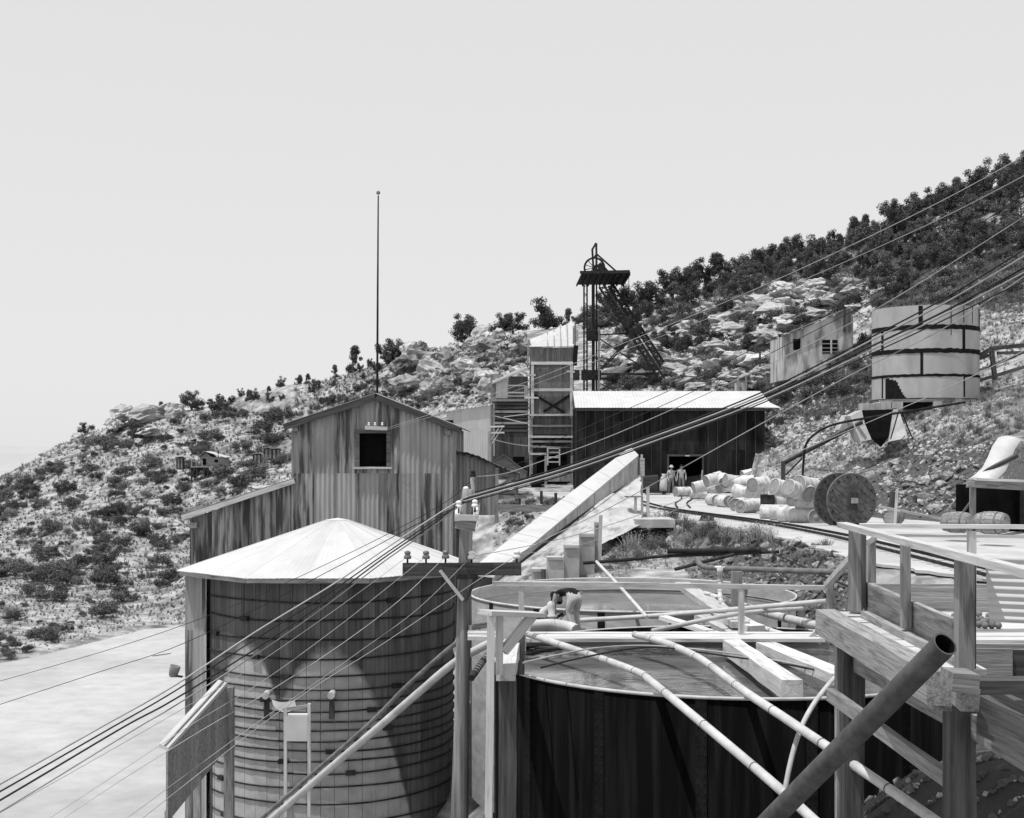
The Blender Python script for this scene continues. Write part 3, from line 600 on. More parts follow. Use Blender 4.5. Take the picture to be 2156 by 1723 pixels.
# lattice back legs
def lattice(par, p0, p1, wdt, dep, seg, cw):
    p0 = Vector(p0); p1 = Vector(p1); d = (p1-p0).normalized(); s_ = Vector((0, 1, 0)).cross(d).normalized()*wdt/2; t_ = Vector((0, 1, 0))*dep/2
    for a in (-1, 1):
        for b in (-1, 1): beam('chord', p0+s_*a+t_*b, p1+s_*a+t_*b, cw, cw, 'dark_iron', par)
    mb = MB()
    for k in range(seg):
        a = p0.lerp(p1, k/seg); b = p0.lerp(p1, (k+1)/seg)
        for tt in (-1, 1):
            mb.bar(a+s_+t_*tt, b-s_+t_*tt, .05); mb.bar(a-s_+t_*tt, b+s_+t_*tt, .05)
        for ss in (-1, 1):
            mb.bar(a+s_*ss+t_, b+s_*ss-t_, .05); mb.bar(a+s_*ss-t_, b+s_*ss+t_, .05)
    mb.to('lacing', 'dark_iron', par)
lattice(hf, at(1266, 602, DH+.5), at(1419, 838, DH-1.5), .42, .5, 26, .11)
lattice(hf, at(1285, 600, DH+5.2), at(1441, 838, DH+5), .42, .5, 26, .11)
for p, q in (((1330, 702), (1345, 690)), ((1320, 680), (1326, 676))): beam('gusset', at(*p, DH-1), at(*q, DH+5), .5, .8, 'dark_iron', hf)
for i in range(10):
    t = i/9; a = at(1268, 606, DH).lerp(at(1322, 692, DH-.4), t); b = at(1287, 604, DH+5).lerp(at(1344, 688, DH+5), t); beam('ladder_step', a, b, .1, .06, 'dark_iron', hf)
for p, q, w_ in (((1263, 705), (1332, 702), .12), ((1263, 714), (1357, 777), .1), ((1328, 710), (1264, 777), .1), ((1331, 712), (1267, 779), .1), ((1252, 788), (1382, 788), .18), ((1262, 797), (1380, 798), .14), ((1264, 808), (1300, 826), .08), ((1290, 794), (1332, 826), .08)):
    beam('brace', at(*p, DH+1), at(*q, DH), w_*.8, w_, 'dark_iron', hf)
for u_, v0, v1 in ((1261, 690, 830), (1301, 808, 830)): beam('leg', at(u_, v1, DH+.5), at(u_, v0, DH+.5), .14, .14, 'grey_iron', hf)
for u_, v0, v1 in ((1314, 595, 634), (1324, 583, 620)): beam('hanging_rod', at(u_, v0, DH+2), at(u_, v1, DH+2), .05, .05, 'dark_iron', hf)
for u_, v_, w_ in ((1253, 704, 1.0), (1247, 788, 1.6), (1210, 788, .9)): MB().box((X(u_, DH)-w_/2, DH+1, Z(v_, DH)-.4), (X(u_, DH)+w_/2, DH+2, Z(v_, DH)+.4)).to('junction_box', 'dark_iron', hf)

# ------------------------------------------------------------ cabin on the right slope
DC = 97.
cb = thing('hillside_cabin', 'small peeling whitewashed cabin with sloping tin roof on the right slope', 'cabin', at(1715, 785, DC))
ctp = lambda u_: 707+(u_-1649)*(650-707)/(1788-1649)
MB().prism([at(1650, 800, DC), at(1796, 800, DC), at(1796, 668, DC), at(1788, 652, DC), at(1650, 708, DC)], (0, 5, 0)).to('wall', 'plaster', cb)
roof_sheets(cb, at(1645, 707, DC-.3), at(1645, 707, DC+5), at(1790, 647, DC-.3), at(1790, 647, DC+5), 5, 'white_roof')
roof_sheets(cb, at(1825, 668, DC-.3), at(1825, 668, DC+5), at(1790, 647, DC-.3), at(1790, 647, DC+5), 2, 'tarpaper')
for a, b, c, d in ((1670, 1685, 714, 737), (1731, 1763, 716, 745)):
    wn = MB().box((X(a, DC), DC-.04, Z(d, DC)), (X(b, DC), DC+.04, Z(c, DC))).to('window', 'interior', cb)
    if b-a > 20:
        for uu in (1750,): beam('mullion', at(uu, 745, DC-.06), at(uu, 716, DC-.06), .12, .08, 'wood_new', wn)
        for vv in (724, 733, 741): beam('glazing_bar', at(1731, vv, DC-.06), at(1763, vv, DC-.06), .06, .07, 'wood_old', wn)
for u_ in (1778, 1789): beam('porch_post', at(u_, 700, DC-.3), at(u_, 650, DC-.3), .15, .17, 'wood_dark', cb)
fb = thing('hillside_box', 'low pale box wall left of the hillside cabin', 'box', at(1565, 815, 104))
MB().box((X(1551, 104), 104, Z(835, 104)), (X(1572, 104), 105, Z(806, 104))).to('front', 'plaster', fb)
MB().box((X(1572, 104)+.02, 104, Z(835, 104)), (X(1590, 104), 105, Z(818, 104))).to('dark_opening', 'interior', fb)
for u_ in (1554, 1571): beam('post', at(u_, 838, 103.8), at(u_, 792, 103.8), .12, .12, 'wood_old', fb)
for u_, v0, v1, d_, lab in ((1919, 655, 538, 100, 'slim weathered wire pole standing in brush above the water tank'), (1600, 800, 735, 108, 'short thin pole on the rocky slope left of the cabin')):
    p_ = thing('slope_pole', lab, 'pole', at(u_, v0, d_)); beam('post', at(u_, v0+10, d_), at(u_, v1, d_), .13, .13, 'wood_dark', p_)
    if u_ > 1700: beam('crossarm', at(u_-11, v1+13, d_), at(u_+5, v1+9, d_), .08, .08, 'wood_old', p_)

# ------------------------------------------------------------ round steel water tank on the bank
DT = 68.5; tcx, tR = X(1948, DT), 109*DT/F
wt = thing('water_tank', 'big round pale steel water tank with black tarred seams on the bank', 'tank', (tcx, DT, Z(840, DT)))
zb = [Z(838, DT-tR), Z(790, DT-tR), Z(738, DT-tR), Z(688, DT-tR), Z(642, DT-tR)]
def arc_plate(r, a0, a1, z0, z1, th=.02, n=14):
    mb = MB()
    for i in range(n+1):
        a = a0+(a1-a0)*i/n; c, s = math.cos(a), math.sin(a)
        mb.v += [Vector((tcx+c*r, DT+s*r, z0)), Vector((tcx+c*r, DT+s*r, z1)), Vector((tcx+c*(r-th), DT+s*(r-th), z0)), Vector((tcx+c*(r-th), DT+s*(r-th), z1))]
    for i in range(n):
        q = 4*i; mb.f += [(q, q+4, q+5, q+1), (q+2, q+3, q+7, q+6), (q+1, q+5, q+7, q+3), (q, q+2, q+6, q+4)]
    return mb
# seams where the print shows them: courses from the bottom up; the angle of each joint from its place across the tank
def ang(u_): return -math.acos(max(-1, min(1, (u_-1948)/109.)))
seam_u = [[1847, 1998], [1910, 2050], [1847, 1997], [1908, 2044]]
for i in range(4):
    aa = sorted(ang(u_) for u_ in seam_u[i]); aa = [aa[0], aa[1]]
    cuts = [aa[0], aa[1], aa[1]+(2*math.pi-(aa[1]-aa[0]))/3, aa[1]+2*(2*math.pi-(aa[1]-aa[0]))/3, aa[0]+2*math.pi]
    for a0, a1 in zip(cuts[:-1], cuts[1:]):
        arc_plate(tR-.012*(i % 2), a0, a1, zb[i]+.004, zb[i+1], n=max(10, int((a1-a0)*22))).to('plate', 'tank_plate', wt)
    for a in cuts[:4]:
        w_ = (.04, .05, .07, .075)[i]
        arc_plate(tR+.014, a-w_/2*1.0, a+w_/2, zb[i]+.05, zb[i+1]-.03, .03, 3).to('tar_seam', 'tar', wt)
for i, h_ in ((1, .13), (2, .22), (3, .22)):
    mb = MB()
    for k in range(90):                             # hand-brushed tar: edge wanders
        a0 = 2*math.pi*k/90; a1 = 2*math.pi*(k+1)/90; e = lambda a, s_: .05*noise.noise((a*14, i, s_))
        pts = [(tR+.018, a0, zb[i]-h_/2+e(a0, 0)), (tR+.018, a1, zb[i]-h_/2+e(a1, 0)), (tR+.018, a1, zb[i]+h_/2+e(a1, 3)), (tR+.018, a0, zb[i]+h_/2+e(a0, 3))]
        mb.add([(tcx+r*math.cos(a), DT+r*math.sin(a), z) for r, a, z in pts], [(0, 1, 2, 3)])
    mb.to('tar_band', 'tar', wt)
for k in range(12):                                 # leak stain brushed with tar low on the left
    h_ = (zb[1]-zb[0])*(.9-.055*k*k/12+.06*noise.noise((k*.7, 0, 0)))*(1 if k < 7 else 1-.16*(k-6)); arc_plate(tR+.016, ang(1851+k*2.6), ang(1851+(k+1)*2.6)+.001, zb[0]+.01, zb[0]+max(.08, h_), .008, 2).to('tar_patch', 'tar', wt)
for u_ in (1968, 1997, 2020): arc_plate(tR+.01, ang(u_)-.006, ang(u_)+.008, zb[3]+(.2 if u_ > 1970 else -.4), zb[4]-.02, .008, 2).to('drip_stain', 'dark_iron', wt)
MB().lathe([(tR-.03, 0), (tR-.03, .05)], 40).to('floor_plate', 'tank_plate', wt, local=True, world=T((tcx, DT, zb[0]+.02)))
MB().lathe([(tR-.1, 0), (tR-.1, .02)], 40).to('tank_water', 'pulp_water', wt, local=True, world=T((tcx, DT, zb[4]-.6)))
# plinth under the tank
pn = thing('tank_plinth', 'stone and timber plinth with dark gap under the round water tank', 'plinth', at(1900, 860, DT-3))
beam('sill_timber', at(1852, 845, DT-tR-.25), at(1985, 843, DT-tR-.25), .3, .14, 'wood_old', pn)
for i, (u_, w_, v0, v1) in enumerate(((1822, 12, 850, 864), (1835, 12, 851, 865), (1847, 10, 849, 864), (1858, 12, 847, 863), (1870, 12, 846, 862), (1880, 10, 848, 860), (1892, 14, 847, 861))):
    p_ = at(u_, v1, DT-tR-.3); w2 = w_*DT/F; h2 = (v1-v0)*DT/F
    MB().box((p_.x-w2/2, p_.y-.15, p_.z), (p_.x+w2/2, p_.y+.8, p_.z+h2)).to('stone_block', 'concrete', pn)
MB().box((X(1904, 65.6), 65.6, Z(860, 65.6)), (X(1964, 65.6), 66.5, Z(847, 65.6))).to('dark_gap', 'interior', pn)
MB().box((X(1965, 65.5), 65.4, Z(862, 65.5)), (X(1982, 65.5), 66.6, Z(845, 65.5))).to('stone_block', 'concrete', pn)
MB().lathe([(tR+.15, -3.2), (tR-.05, 0)], 40).to('stone_base', 'rock', pn, local=True, world=T((tcx, DT, zb[0]-.02)))
# concrete pier with black wedge opening
pr = thing('concrete_pier', 'flared concrete outlet box with black wedge opening below the water tank', 'pier', at(1850, 940, 64))
DPp = 63.6
MB().prism([at(1815, 864, DPp), at(1880, 862, DPp), at(1871, 920, DPp-.4), at(1855, 942, DPp-.4), at(1836, 925, DPp-.4), at(1822, 893, DPp-.1)], (0, .05, 0)).to('opening', 'interior', pr)
MB().prism([at(1880.5, 862, DPp), at(1892, 862, DPp), at(1912, 922, DPp-.9), at(1872, 930, DPp-.6)], (0, 1.3, 0)).to('side_wall', 'concrete', pr)
MB().prism([at(1790, 876, DPp), at(1814.5, 864, DPp), at(1821, 893, DPp-.2), at(1835, 926, DPp-.5), at(1812, 930, DPp-.5), at(1797, 900, DPp)], (0, 1.2, 0)).to('side_wall', 'concrete', pr)
MB().prism([at(1767, 905, DPp+1), at(1782, 874, DPp+1), at(1800, 872, DPp+1), at(1800, 895, DPp+1)], (0, 1, 0)).to('apron', 'concrete', pr)
for a, b in (((1893, 864), (1875, 925)), ((1900, 872), (1922, 925))): beam('strut', at(*a, DPp-1), at(*b, DPp-1), .05, .05, 'dark_iron', pr)
# pipes on the bank
def solo_pipe(name, label, cat, pts, r, mt, group=None, n=9, k=5): return tag(pipe(name, pts, r, mt, None, n, k), label, cat, group)
solo_pipe('overflow_pipe', 'thin dark pipe bending over the bank from tank down to the drums', 'pipe', [at(2032, 847, 63), at(1940, 862, 62.5), at(1839, 878, 62.5), at(1760, 893, 63), at(1722, 910, 64), at(1698, 934, 65), at(1692, 970, 66), at(1689, 1022, 66)], .055, 'dark_iron')
tr = thing('pipe_trough', 'pair of long dark feed pipes on posts climbing the rocky bank', 'pipe', at(1650, 1025, 70))
for o_ in (0, 5): pipe('feed_pipe', [at(1815, 886+o_, 63), at(1730, 931+o_, 66), at(1655, 970+o_, 69), at(1648, 978+o_, 69.3)], .06, 'grey_iron' if o_ == 0 else 'dark_iron', tr)
beam('post', at(1649, 1028, 69), at(1649, 971, 69), .2, .2, 'wood_dark', tr)
beam('brace', at(1655, 1000, 69), at(1688, 966, 67.5), .06, .06, 'dark_iron', tr)
fl = thing('flume_frame', 'dark timber flume frame on the bank right of the water tank', 'frame', at(2090, 800, 70))
for a, b, w_ in (((2058, 752), (2085, 736), .2), ((2085, 734), (2160, 727), .2), ((2058, 757), (2092, 745), .16), ((2088, 738), (2095, 800), .2), ((2056, 803), (2160, 772), .16), ((2100, 744), (2160, 742), .15)): beam('timber', at(*a, 68), at(*b, 68), w_, w_, 'wood_dark', fl)

# ------------------------------------------------------------ drums, kegs and the cable reel
def make_drum(dark=False):
    body = MB().lathe([(.27, 0), (.29, 0), (.293, .02), (.283, .04), (.283, .28), (.297, .30), (.283, .32), (.283, .56), (.297, .58), (.283, .60), (.283, .84), (.293, .86), (.29, .88), (.27, .88), (.268, .865)], 20, False)
    b_ = mkmesh('drum_body', body.v, body.f, 'drum_dark' if dark else 'drum', True)
    lid = MB().lathe([(.27, .86), (.27, .864), (.2, .867), (.19, .861), (.06, .861), (.05, .875), (.02, .875)], 20)
    l_ = mkmesh('drum_lid', lid.v, lid.f, 'drum_dark' if dark else 'drum_end', lid.caps)
    bt = MB().lathe([(.27, .014), (.02, .012)], 20); c_ = mkmesh('drum_base', bt.v, bt.f, 'drum_dark' if dark else 'drum_end')
    return b_, l_, c_
dm = make_drum(); dmd = make_drum(True)
def drum(center, axis, lab, group=None, dark=False, s=1.12):
    axis = Vector(axis).normalized(); q = axis.to_track_quat('Z', 'Y').to_matrix().to_4x4()
    w_ = T(center) @ q @ Matrix.Rotation(random.uniform(0, 6.28), 4, 'Z') @ Matrix.Diagonal((s*random.uniform(.86, 1.06), s*random.uniform(.95, 1.08), s*random.uniform(.9, 1.06), 1)) @ T((0, 0, -.44))
    e = bpy.data.objects.new('steel_drum', None); e.empty_display_size = .2; link(e, None, w_); tag(e, lab, 'drum', group)
    for nm, me in zip(('body', 'lid', 'base'), dmd if dark else dm): link(bpy.data.objects.new(nm, me), e, w_)
random.seed(21)
dl = [(1437,1036,1,(1,.35)),(1470,1041,1,(1,.1)),(1503,1053,1,(.25,-1)),(1525,1056,1,(.1,-1)),(1545,1057,1,(-.2,-1)),(1556,1063,1,(-.3,-1)),(1573,1067,1,(-.9,-.6)),(1592,1064,1,(1,-.1)),
 (1629,1078,1,(1,-.35)),(1648,1081,1,(1,-.35)),(1667,1084,1,(1,-.35)),(1688,1087,1,(1,-.35)),(1715,1089,1,(.1,-1)),(1735,1090,1,(.3,-1)),
 (1478,1024,2,(1,.2)),(1508,1027,2,(.3,-1)),(1533,1024,2,(1,-.2)),(1566,1038,2,(.8,-.7)),(1591,1039,2,(.6,.8)),(1624,1034,2,(1,-.1)),(1645,1047,2,(.9,-.4)),(1663,1050,2,(1,-.35)),(1682,1055,2,(1,-.35)),(1703,1060,2,(.9,-.5)),(1727,1056,2,(.2,-1)),
 (1502,1009,3,(1,.3)),(1525,1012,3,(.15,-1)),(1545,1014,3,(.9,.3)),(1568,1016,3,(1,-.2)),(1598,1021,3,(.7,.7)),(1650,1030,3,(1,.3)),(1675,1032,3,(.8,.6)),(1696,1034,3,(.15,-1)),(1700,1022,4,(.7,.7)),(1720,1024,3,(.3,-1)),(1735,1030,3,(.4,-1)),
 (1577,998,3,(1,.15)),(1555,1028,2,(.9,.5)),(1610,1052,1,(.5,.8)),(1640,1062,1,(1,.2))]
for (u_, v_, lv, axd) in dl:
    zc = (.31, .82, 1.3, 1.75)[lv-1]; d_ = F*(CZ-zc)/(v_-HZ); d_ = max(51, min(87, d_))
    if v_ > 1074 or u_ > 1690: d_ = max(d_, 53)
    face = 'end facing viewer' if abs(axd[1]) > abs(axd[0]) else 'lying lengthwise'
    where = 'nearest the shed doorway' if u_ < 1500 else 'left of the black drum' if u_ < 1600 else 'behind the black drum' if u_ < 1650 else 'next to the reel'
    lab = 'pale steel drum '+where+', '+face+', '+('on the ground' if lv == 1 else 'in the second layer' if lv == 2 else 'on top of the heap'); g_ = 'pale drums heaped by the track'
    if v_ in (1078, 1081, 1084, 1087) and lv == 1: lab = 'pale steel drum in the end-to-end row in front of the heap'; g_ = 'drums lying in a front row'
    drum(at(u_, v_, d_), (axd[0]+random.uniform(-.22, .22), axd[1]+random.uniform(-.22, .22), random.uniform(-.3, .3) if lv > 1 else 0), lab, g_)
drum(at(1616, 1066, 58.5), (0, 0, 1), 'black upright drum standing before the pale drum heap', dark=True)
dbx = thing('dark_tin_box', 'tilted rusty dark tin box lying in weeds beside the track', 'box', at(1487, 1103, 54))
MB().prism([at(1471, 1098, 54), at(1477, 1086, 54), at(1503, 1093, 54), at(1499, 1106, 54)], (.1, .5, .05)).to('tin', 'dark_iron', dbx)
# steel drum right of the reel, wooden kegs by the open lean-to
def keg(center, axis, lab, sc_=1.0, group=None):
    q = Vector(axis).normalized().to_track_quat('Z', 'Y').to_matrix().to_4x4(); w_ = T(center) @ q @ Matrix.Scale(sc_, 4)
    e = bpy.data.objects.new('wooden_keg', None); link(e, None, w_); tag(e, lab, 'keg', group)
    st = 18; prof = [(-.45, .25), (-.3, .30), (-.1, .33), (.1, .33), (.3, .30), (.45, .25)]
    for k in range(st):
        a0 = 2*math.pi*(k+.03)/st; a1 = 2*math.pi*(k+.97)/st; mb = MB()
        for z_, r_ in prof: mb.v += [Vector((r_*math.cos(a0), r_*math.sin(a0), z_)), Vector((r_*math.cos(a1), r_*math.sin(a1), z_))]
        mb.f = [(2*i, 2*i+1, 2*i+3, 2*i+2) for i in range(5)]
        mb.to('stave', 'wood_old', e, local=True, world=w_)
    for z_ in (.43, -.43): MB().lathe([(.25, z_-.01), (.25, z_+.01)], 18).to('head', 'wood_old', e, local=True, world=w_)
    for z_, r_ in ((-.4, .272), (-.2, .322), (.2, .322), (.4, .272)): MB().lathe([(r_, z_-.025), (r_+.006, z_), (r_, z_+.025)], 24, False).to('hoop', 'grey_iron', e, True, local=True, world=w_)
keg(at(1882, 1089, 51), (-.75, -1, 0), 'weathered keg lying right of the big cable reel', .98)
keg(at(2016, 1100, 42), (.8, -.75, .02), 'bulging wooden keg lying at the lean-to, nearer the reel', 1.0)
keg(at(2088, 1101, 40), (.8, -.8, .02), 'bulging wooden keg lying at the lean-to, nearest the picture edge', 1.02)
# cable reel
DR = 50.; rc = at(1794, 1054, DR); RA = .97; rax = Vector((.24, -.97, .0)).normalized(); rs = Vector((0, 0, 1)).cross(rax).normalized(); ru = rax.cross(rs)
mat('reel_wood', .055, .15, (9, 9, 9), vary=.2, bump=.4, streak=((5, 5, 5), .6, .35, .5))
rl_ = thing('cable_reel', 'huge empty wooden cable reel with plank flanges standing by the track', 'reel', (rc.x, rc.y, .05))
ru2 = (ru*math.cos(R(-48))+rs*math.sin(R(-48))).normalized(); rs2 = rax.cross(ru2)
for fz, nm in ((.0, 'near'), (-1.05, 'far')):
    c0 = rc+rax*fz
    for k in range(9):
        y0 = -RA+2*RA*k/9; y1 = -RA+2*RA*(k+1)/9; ym = max(abs(y0), abs(y1)) if y0*y1 > 0 else max(abs(y0), abs(y1))
        mb = MB(); pts = []
        n = 5
        for i in range(n+1):
            y = y0+(y1-y0)*i/n+(.006 if i == 0 else -.006 if i == n else 0); x = math.sqrt(max(.004, RA*RA-y*y)); pts.append((x, y))
        poly = [c0+ru2*x+rs2*y for x, y in pts]+[c0-ru2*x+rs2*y for x, y in pts[::-1]]
        mb.prism(poly, -rax*(.07+random.uniform(0, .01)))
        mb.to('flange_plank', 'reel_wood', rl_)
    ring = [c0-rax*.035+(rs*math.cos(2*math.pi*k/40)+ru*math.sin(2*math.pi*k/40))*(RA+.01) for k in range(41)]
    MB().tube(ring, .035, 6, False).to('rim_hoop', 'grey_iron', rl_, True)
    for k in range(14):
        a = 2*math.pi*k/14; p_ = c0+(rs*math.cos(a)+ru*math.sin(a))*(RA-.1); MB().tube([p_-rax*.02, p_+rax*.03], .035, 8).to('bolt', 'dark_iron', rl_, True)
qm = Matrix((rs, ru, rax)).transposed().to_4x4(); qm.translation = rc
for k in range(16):
    a0 = 2*math.pi*(k+.04)/16; a1 = 2*math.pi*(k+.96)/16; mb = MB(); r_ = .52
    mb.prism([(r_*math.cos(a0), r_*math.sin(a0), -.94), (r_*math.cos(a1), r_*math.sin(a1), -.94), ((r_-.05)*math.cos(a1), (r_-.05)*math.sin(a1), -.94), ((r_-.05)*math.cos(a0), (r_-.05)*math.sin(a0), -.94)], (0, 0, .87))
    mb.to('drum_slat', 'wood_dark', rl_, local=True, world=qm)
beam('axle', rc-rax*1.35, rc+rax*.28, .2, .2, 'wood_old', rl_)
beam('hub_timber', rc+rax*.06-ru*.3-rs*.05, rc+rax*.06+ru*.3+rs*.05, .34, .1, 'wood_dark', rl_, up=rax)
# odds and ends near the reel
od = thing('leaning_stick', 'pale thin stick leaning on a dark stump right of the reel', 'stick', at(1885, 1105, 50)); beam('stick', at(1884, 1106, 50), at(1889, 1030, 50), .08, .08, 'wood_new', od)
od = thing('dark_stump', 'short dark post behind the pale stick in the rocks', 'post', at(1882, 1068, 54)); beam('post', at(1880, 1072, 54), at(1884, 1036, 54), .28, .28, 'wood_dark', od)
od = thing('long_pole', 'long pale pole lying across rocks right of the reel', 'pole', at(1925, 1085, 52)); beam('pole', at(1850, 1067, 53), at(1997, 1095, 50), .09, .09, 'wood_old', od)
# open lean-to at the picture's right edge
ls = thing('canvas_lean_to', 'open dark lean-to with curled pale sheet roof at the right edge', 'lean-to', at(2090, 1095, 44))
beam('post', at(2048, 1100, 44), at(2048, 1012, 44), .16, .16, 'wood_old', ls)
beam('header', at(2036, 1018, 43.8), at(2200, 1026, 43.8), .2, .26, 'wood_old', ls)
beam('header_cap', at(2050, 1009, 43.7), at(2200, 1015, 43.7), .5, .08, 'canvas', ls)
MB().box((X(2056, 45), 47, -.1), (X(2220, 45), 47.1, Z(1020, 47))).to('back_wall', 'interior', ls)
MB().box((X(2220, 44), 44, -.1), (X(2224, 44), 47, Z(1020, 44))).to('side_wall', 'wood_dark', ls)
mb = MB(); prof = [(2036, 1010, 43.7), (2052, 1000, 44.2), (2068, 985, 44.8), (2080, 962, 45.4), (2090, 938, 46), (2102, 921, 46.6), (2120, 917, 47), (2200, 905, 47.5)]
for (u_, v_, d_) in prof:
    p_ = at(u_, v_, d_); q_ = p_+Vector((.9, .4, -.12)); mb.v += [p_, q_, p_-Vector((0, 0, .03)), q_-Vector((0, 0, .03))]
for i in range(len(prof)-1): q = 4*i; mb.f += [(q, q+4, q+5, q+1), (q+2, q+3, q+7, q+6), (q, q+2, q+6, q+4), (q+1, q+5, q+7, q+3)]
mb.to('curled_sheet', 'canvas', ls, True)
beam('rafter', at(2046, 1006, 44.3), at(2140, 960, 46), .12, .12, 'wood_dark', ls)
beam('leaning_plank', at(2023, 1085, 45), at(2045, 1055, 45), .12, .05, 'wood_dark', ls)

# ------------------------------------------------------------ mine track
tk = thing('mine_track', 'narrow gauge mine track curving over the pale yard to the shed', 'track', (10, 50, .03))
tkp = [(6.9, 84), (7.05, 76), (7.5, 66), (8.5, 60), (9.5, 55.5), (10.4, 50), (10.9, 44.5), (11.0, 41), (11.05, 34), (11.1, 28)]
cl = crom([(x, y, .06) for x, y in tkp], 6)
for sgn in (0, -.62):
    mb = MB(); off = [p+Vector((sgn, 0, 0)) for p in cl]
    for a, b in zip(off[:-1], off[1:]): mb.bar(a, b, .07, .1)
    mb.to('rail', 'dark_iron', tk)
for i in range(0, len(cl)-1):
    for t in (0, .5):
        p = cl[i].lerp(cl[i+1], t); beam('sleeper', p+Vector((.3, 0, -.055)), p+Vector((-.9, .05, -.055)), .16, .06, 'wood_old', tk)
sp_ = thing('branch_track', 'second pair of thin rails branching left towards the shed door', 'track', (8, 70, .03))
for sgn in (0, .6):
    pts = crom([(8.0+sgn, 66, .06), (8.6+sgn, 72, .06), (9.8+sgn, 79, .06), (10.8+sgn, 88, .06)], 5); mb = MB()
    for a, b in zip(pts[:-1], pts[1:]): mb.bar(a, b, .06, .08)
    mb.to('rail', 'dark_iron', sp_)

# ------------------------------------------------------------ incline gallery, waste heap and stepped wall
U0, U1, L0, L1 = at(980, 1207, 44.6), at(1328, 940, 62), at(1040, 1214, 44), at(1345, 958, 61.2)
ch = thing('incline_gallery', 'long white-topped incline gallery rising to the shed yard', 'conveyor', (U0.x, U0.y, -3))
for i in range(8):
    a, b, c, d = U0.lerp(U1, i/8), L0.lerp(L1, i/8), L0.lerp(L1, (i+1)/8-.002), U0.lerp(U1, (i+1)/8-.002)
    MB().prism([a, b, c, d], (0, 0, -.05)).to('roof_board', 'white_roof', ch)
    dz = Vector((0, 0, .05)); lo = lambda t: Vector((0, 0, .25+.75*t*t))
    q0, q1 = L0.lerp(L1, i/8).lerp(U0.lerp(U1, i/8), .03), L0.lerp(L1, (i+1)/8-.003).lerp(U0.lerp(U1, (i+1)/8-.003), .03)
    MB().prism([q0-dz, q1-dz, q1-lo((i+1)/8), q0-lo(i/8)], (-.02, .04, 0)).to('side_panel', 'concrete', ch)
MB().prism([U0-dz, U1-dz, U1-Vector((0, 0, 1.3)), U0-Vector((0, 0, 1.3))], (.03, 0, 0)).to('far_side', 'wood_old', ch)
MB().prism([U1-dz, L1-dz, L1-Vector((0, 0, 1.0)), U1-Vector((0, 0, 1.3))], (-.03, -.03, 0)).to('end_wall', 'wood_old', ch)
beam('end_post', (L1.x+.13, L1.y, -.1), (L1.x+.13, L1.y, L1.z+.02), .09, .09, 'wood_new', ch)
MB().box((L1.x+.03, L1.y-.1, L1.z-.95), (L1.x+.25, L1.y-.05, L1.z-.15)).to('end_box', 'wood_new', ch)
# heap under it
hp_ = thing('waste_heap', 'pale rippled waste heap below the white incline gallery', 'heap', at(1240, 1150, 50))
top0, top1, bot0, bot1 = L0+Vector((.05, -.02, -.2)), L1+Vector((.08, -.02, -.85)), at(1090, 1236, 45.2), at(1350, 1104, 53.6)
mb = MB(); nu, nv = 70, 26
for i in range(nu+1):
    for j in range(nv+1):
        s, t = i/nu, j/nv; p = top0.lerp(top1, s).lerp(bot0.lerp(bot1, s), t)
        w_ = noise.fractal(p*1.5, 1, 2, 5)*.22+noise.noise(Vector((p.x*.5+p.z*1.6, p.z*6, p.y*.3)))*.13
        e_ = min(1, 6*t); mb.v.append(p+Vector((.3*w_, -.8*w_, .35*w_))*e_)
for i in range(nu):
    for j in range(nv): q = i*(nv+1)+j; mb.f.append((q, q+1, q+nv+2, q+nv+1))
mb.to('heap_surface', 'heap', hp_, True)
# stepped concrete wall
sw = thing('stepped_wall', 'grey concrete wall stepping up beneath the waste heap', 'wall', at(1190, 1222, 46))
for iw, (u0, u1, v0) in enumerate(((1119, 1151, 1197.5), (1151, 1187, 1173), (1187, 1220, 1148), (1220, 1252, 1124.5), (1252, 1267, 1100))):
    d_ = 44.7+.45*iw; MB().box((X(u0, d_)+.01, d_, Z(1260, d_)), (X(u1, d_)-.01, d_+.5, Z(v0, d_))).to('wall_step', 'concrete', sw)
    MB().box((X(u0, d_)+.03, d_-.06, Z(v0, d_)-.1), (X(u1, d_)-.02, d_-.002, Z(v0, d_)-.01)).to('coping', 'concrete', sw)
beam('end_post', at(1262, 1190, 46.2), at(1265, 1085, 46.2), .12, .12, 'wood_new', sw)
beam('buttress', at(1145, 1226, 44.5), at(1145, 1199, 44.5), .16, .16, 'wood_dark', sw)
# loading ledge with posts
le = thing('loading_ledge', 'pale concrete ledge on posts at the yard edge', 'platform', at(1365, 1105, 55))
MB().box((X(1330, 55), 53.5, Z(1107, 55)), (X(1412, 55), 55.8, Z(1090, 55))).to('slab', 'concrete', le)
for u_, v0, v1, w_ in ((1352, 1108, 1044, .09), (1338, 1108, 1048, .1), (1364, 1090, 1026, .12)): beam('post', at(u_, v0, 55.2), at(u_, v1, 55.2), w_, w_, 'wood_new', le)
beam('shelf', at(1316, 1046, 55.2), at(1352, 1046, 55.2), .5, .06, 'wood_old', le)
fs = [(1094, 1062, 66), (1140, 1056, 68), (1170, 1060, 66)]
for i, (u_, v_, d_) in enumerate(fs):
    p_ = thing('fence_post', ('short dark fence post left of the ore bin below the tower', 'short dark fence post below the middle of the ore tower', 'short dark fence post right of centre below the ore tower')[i], 'post', at(u_, v_, d_)); beam('post', at(u_, v_+6, d_), at(u_, v_-22, d_), .14, .14, 'wood_dark', p_)
lb_ = thing('ledge_board', 'long grey board edging the weedy bank below the tower', 'board', at(1120, 1072, 62)); beam('board', at(1040, 1070, 62), at(1200, 1071, 62), .1, .3, 'wood_old', lb_)

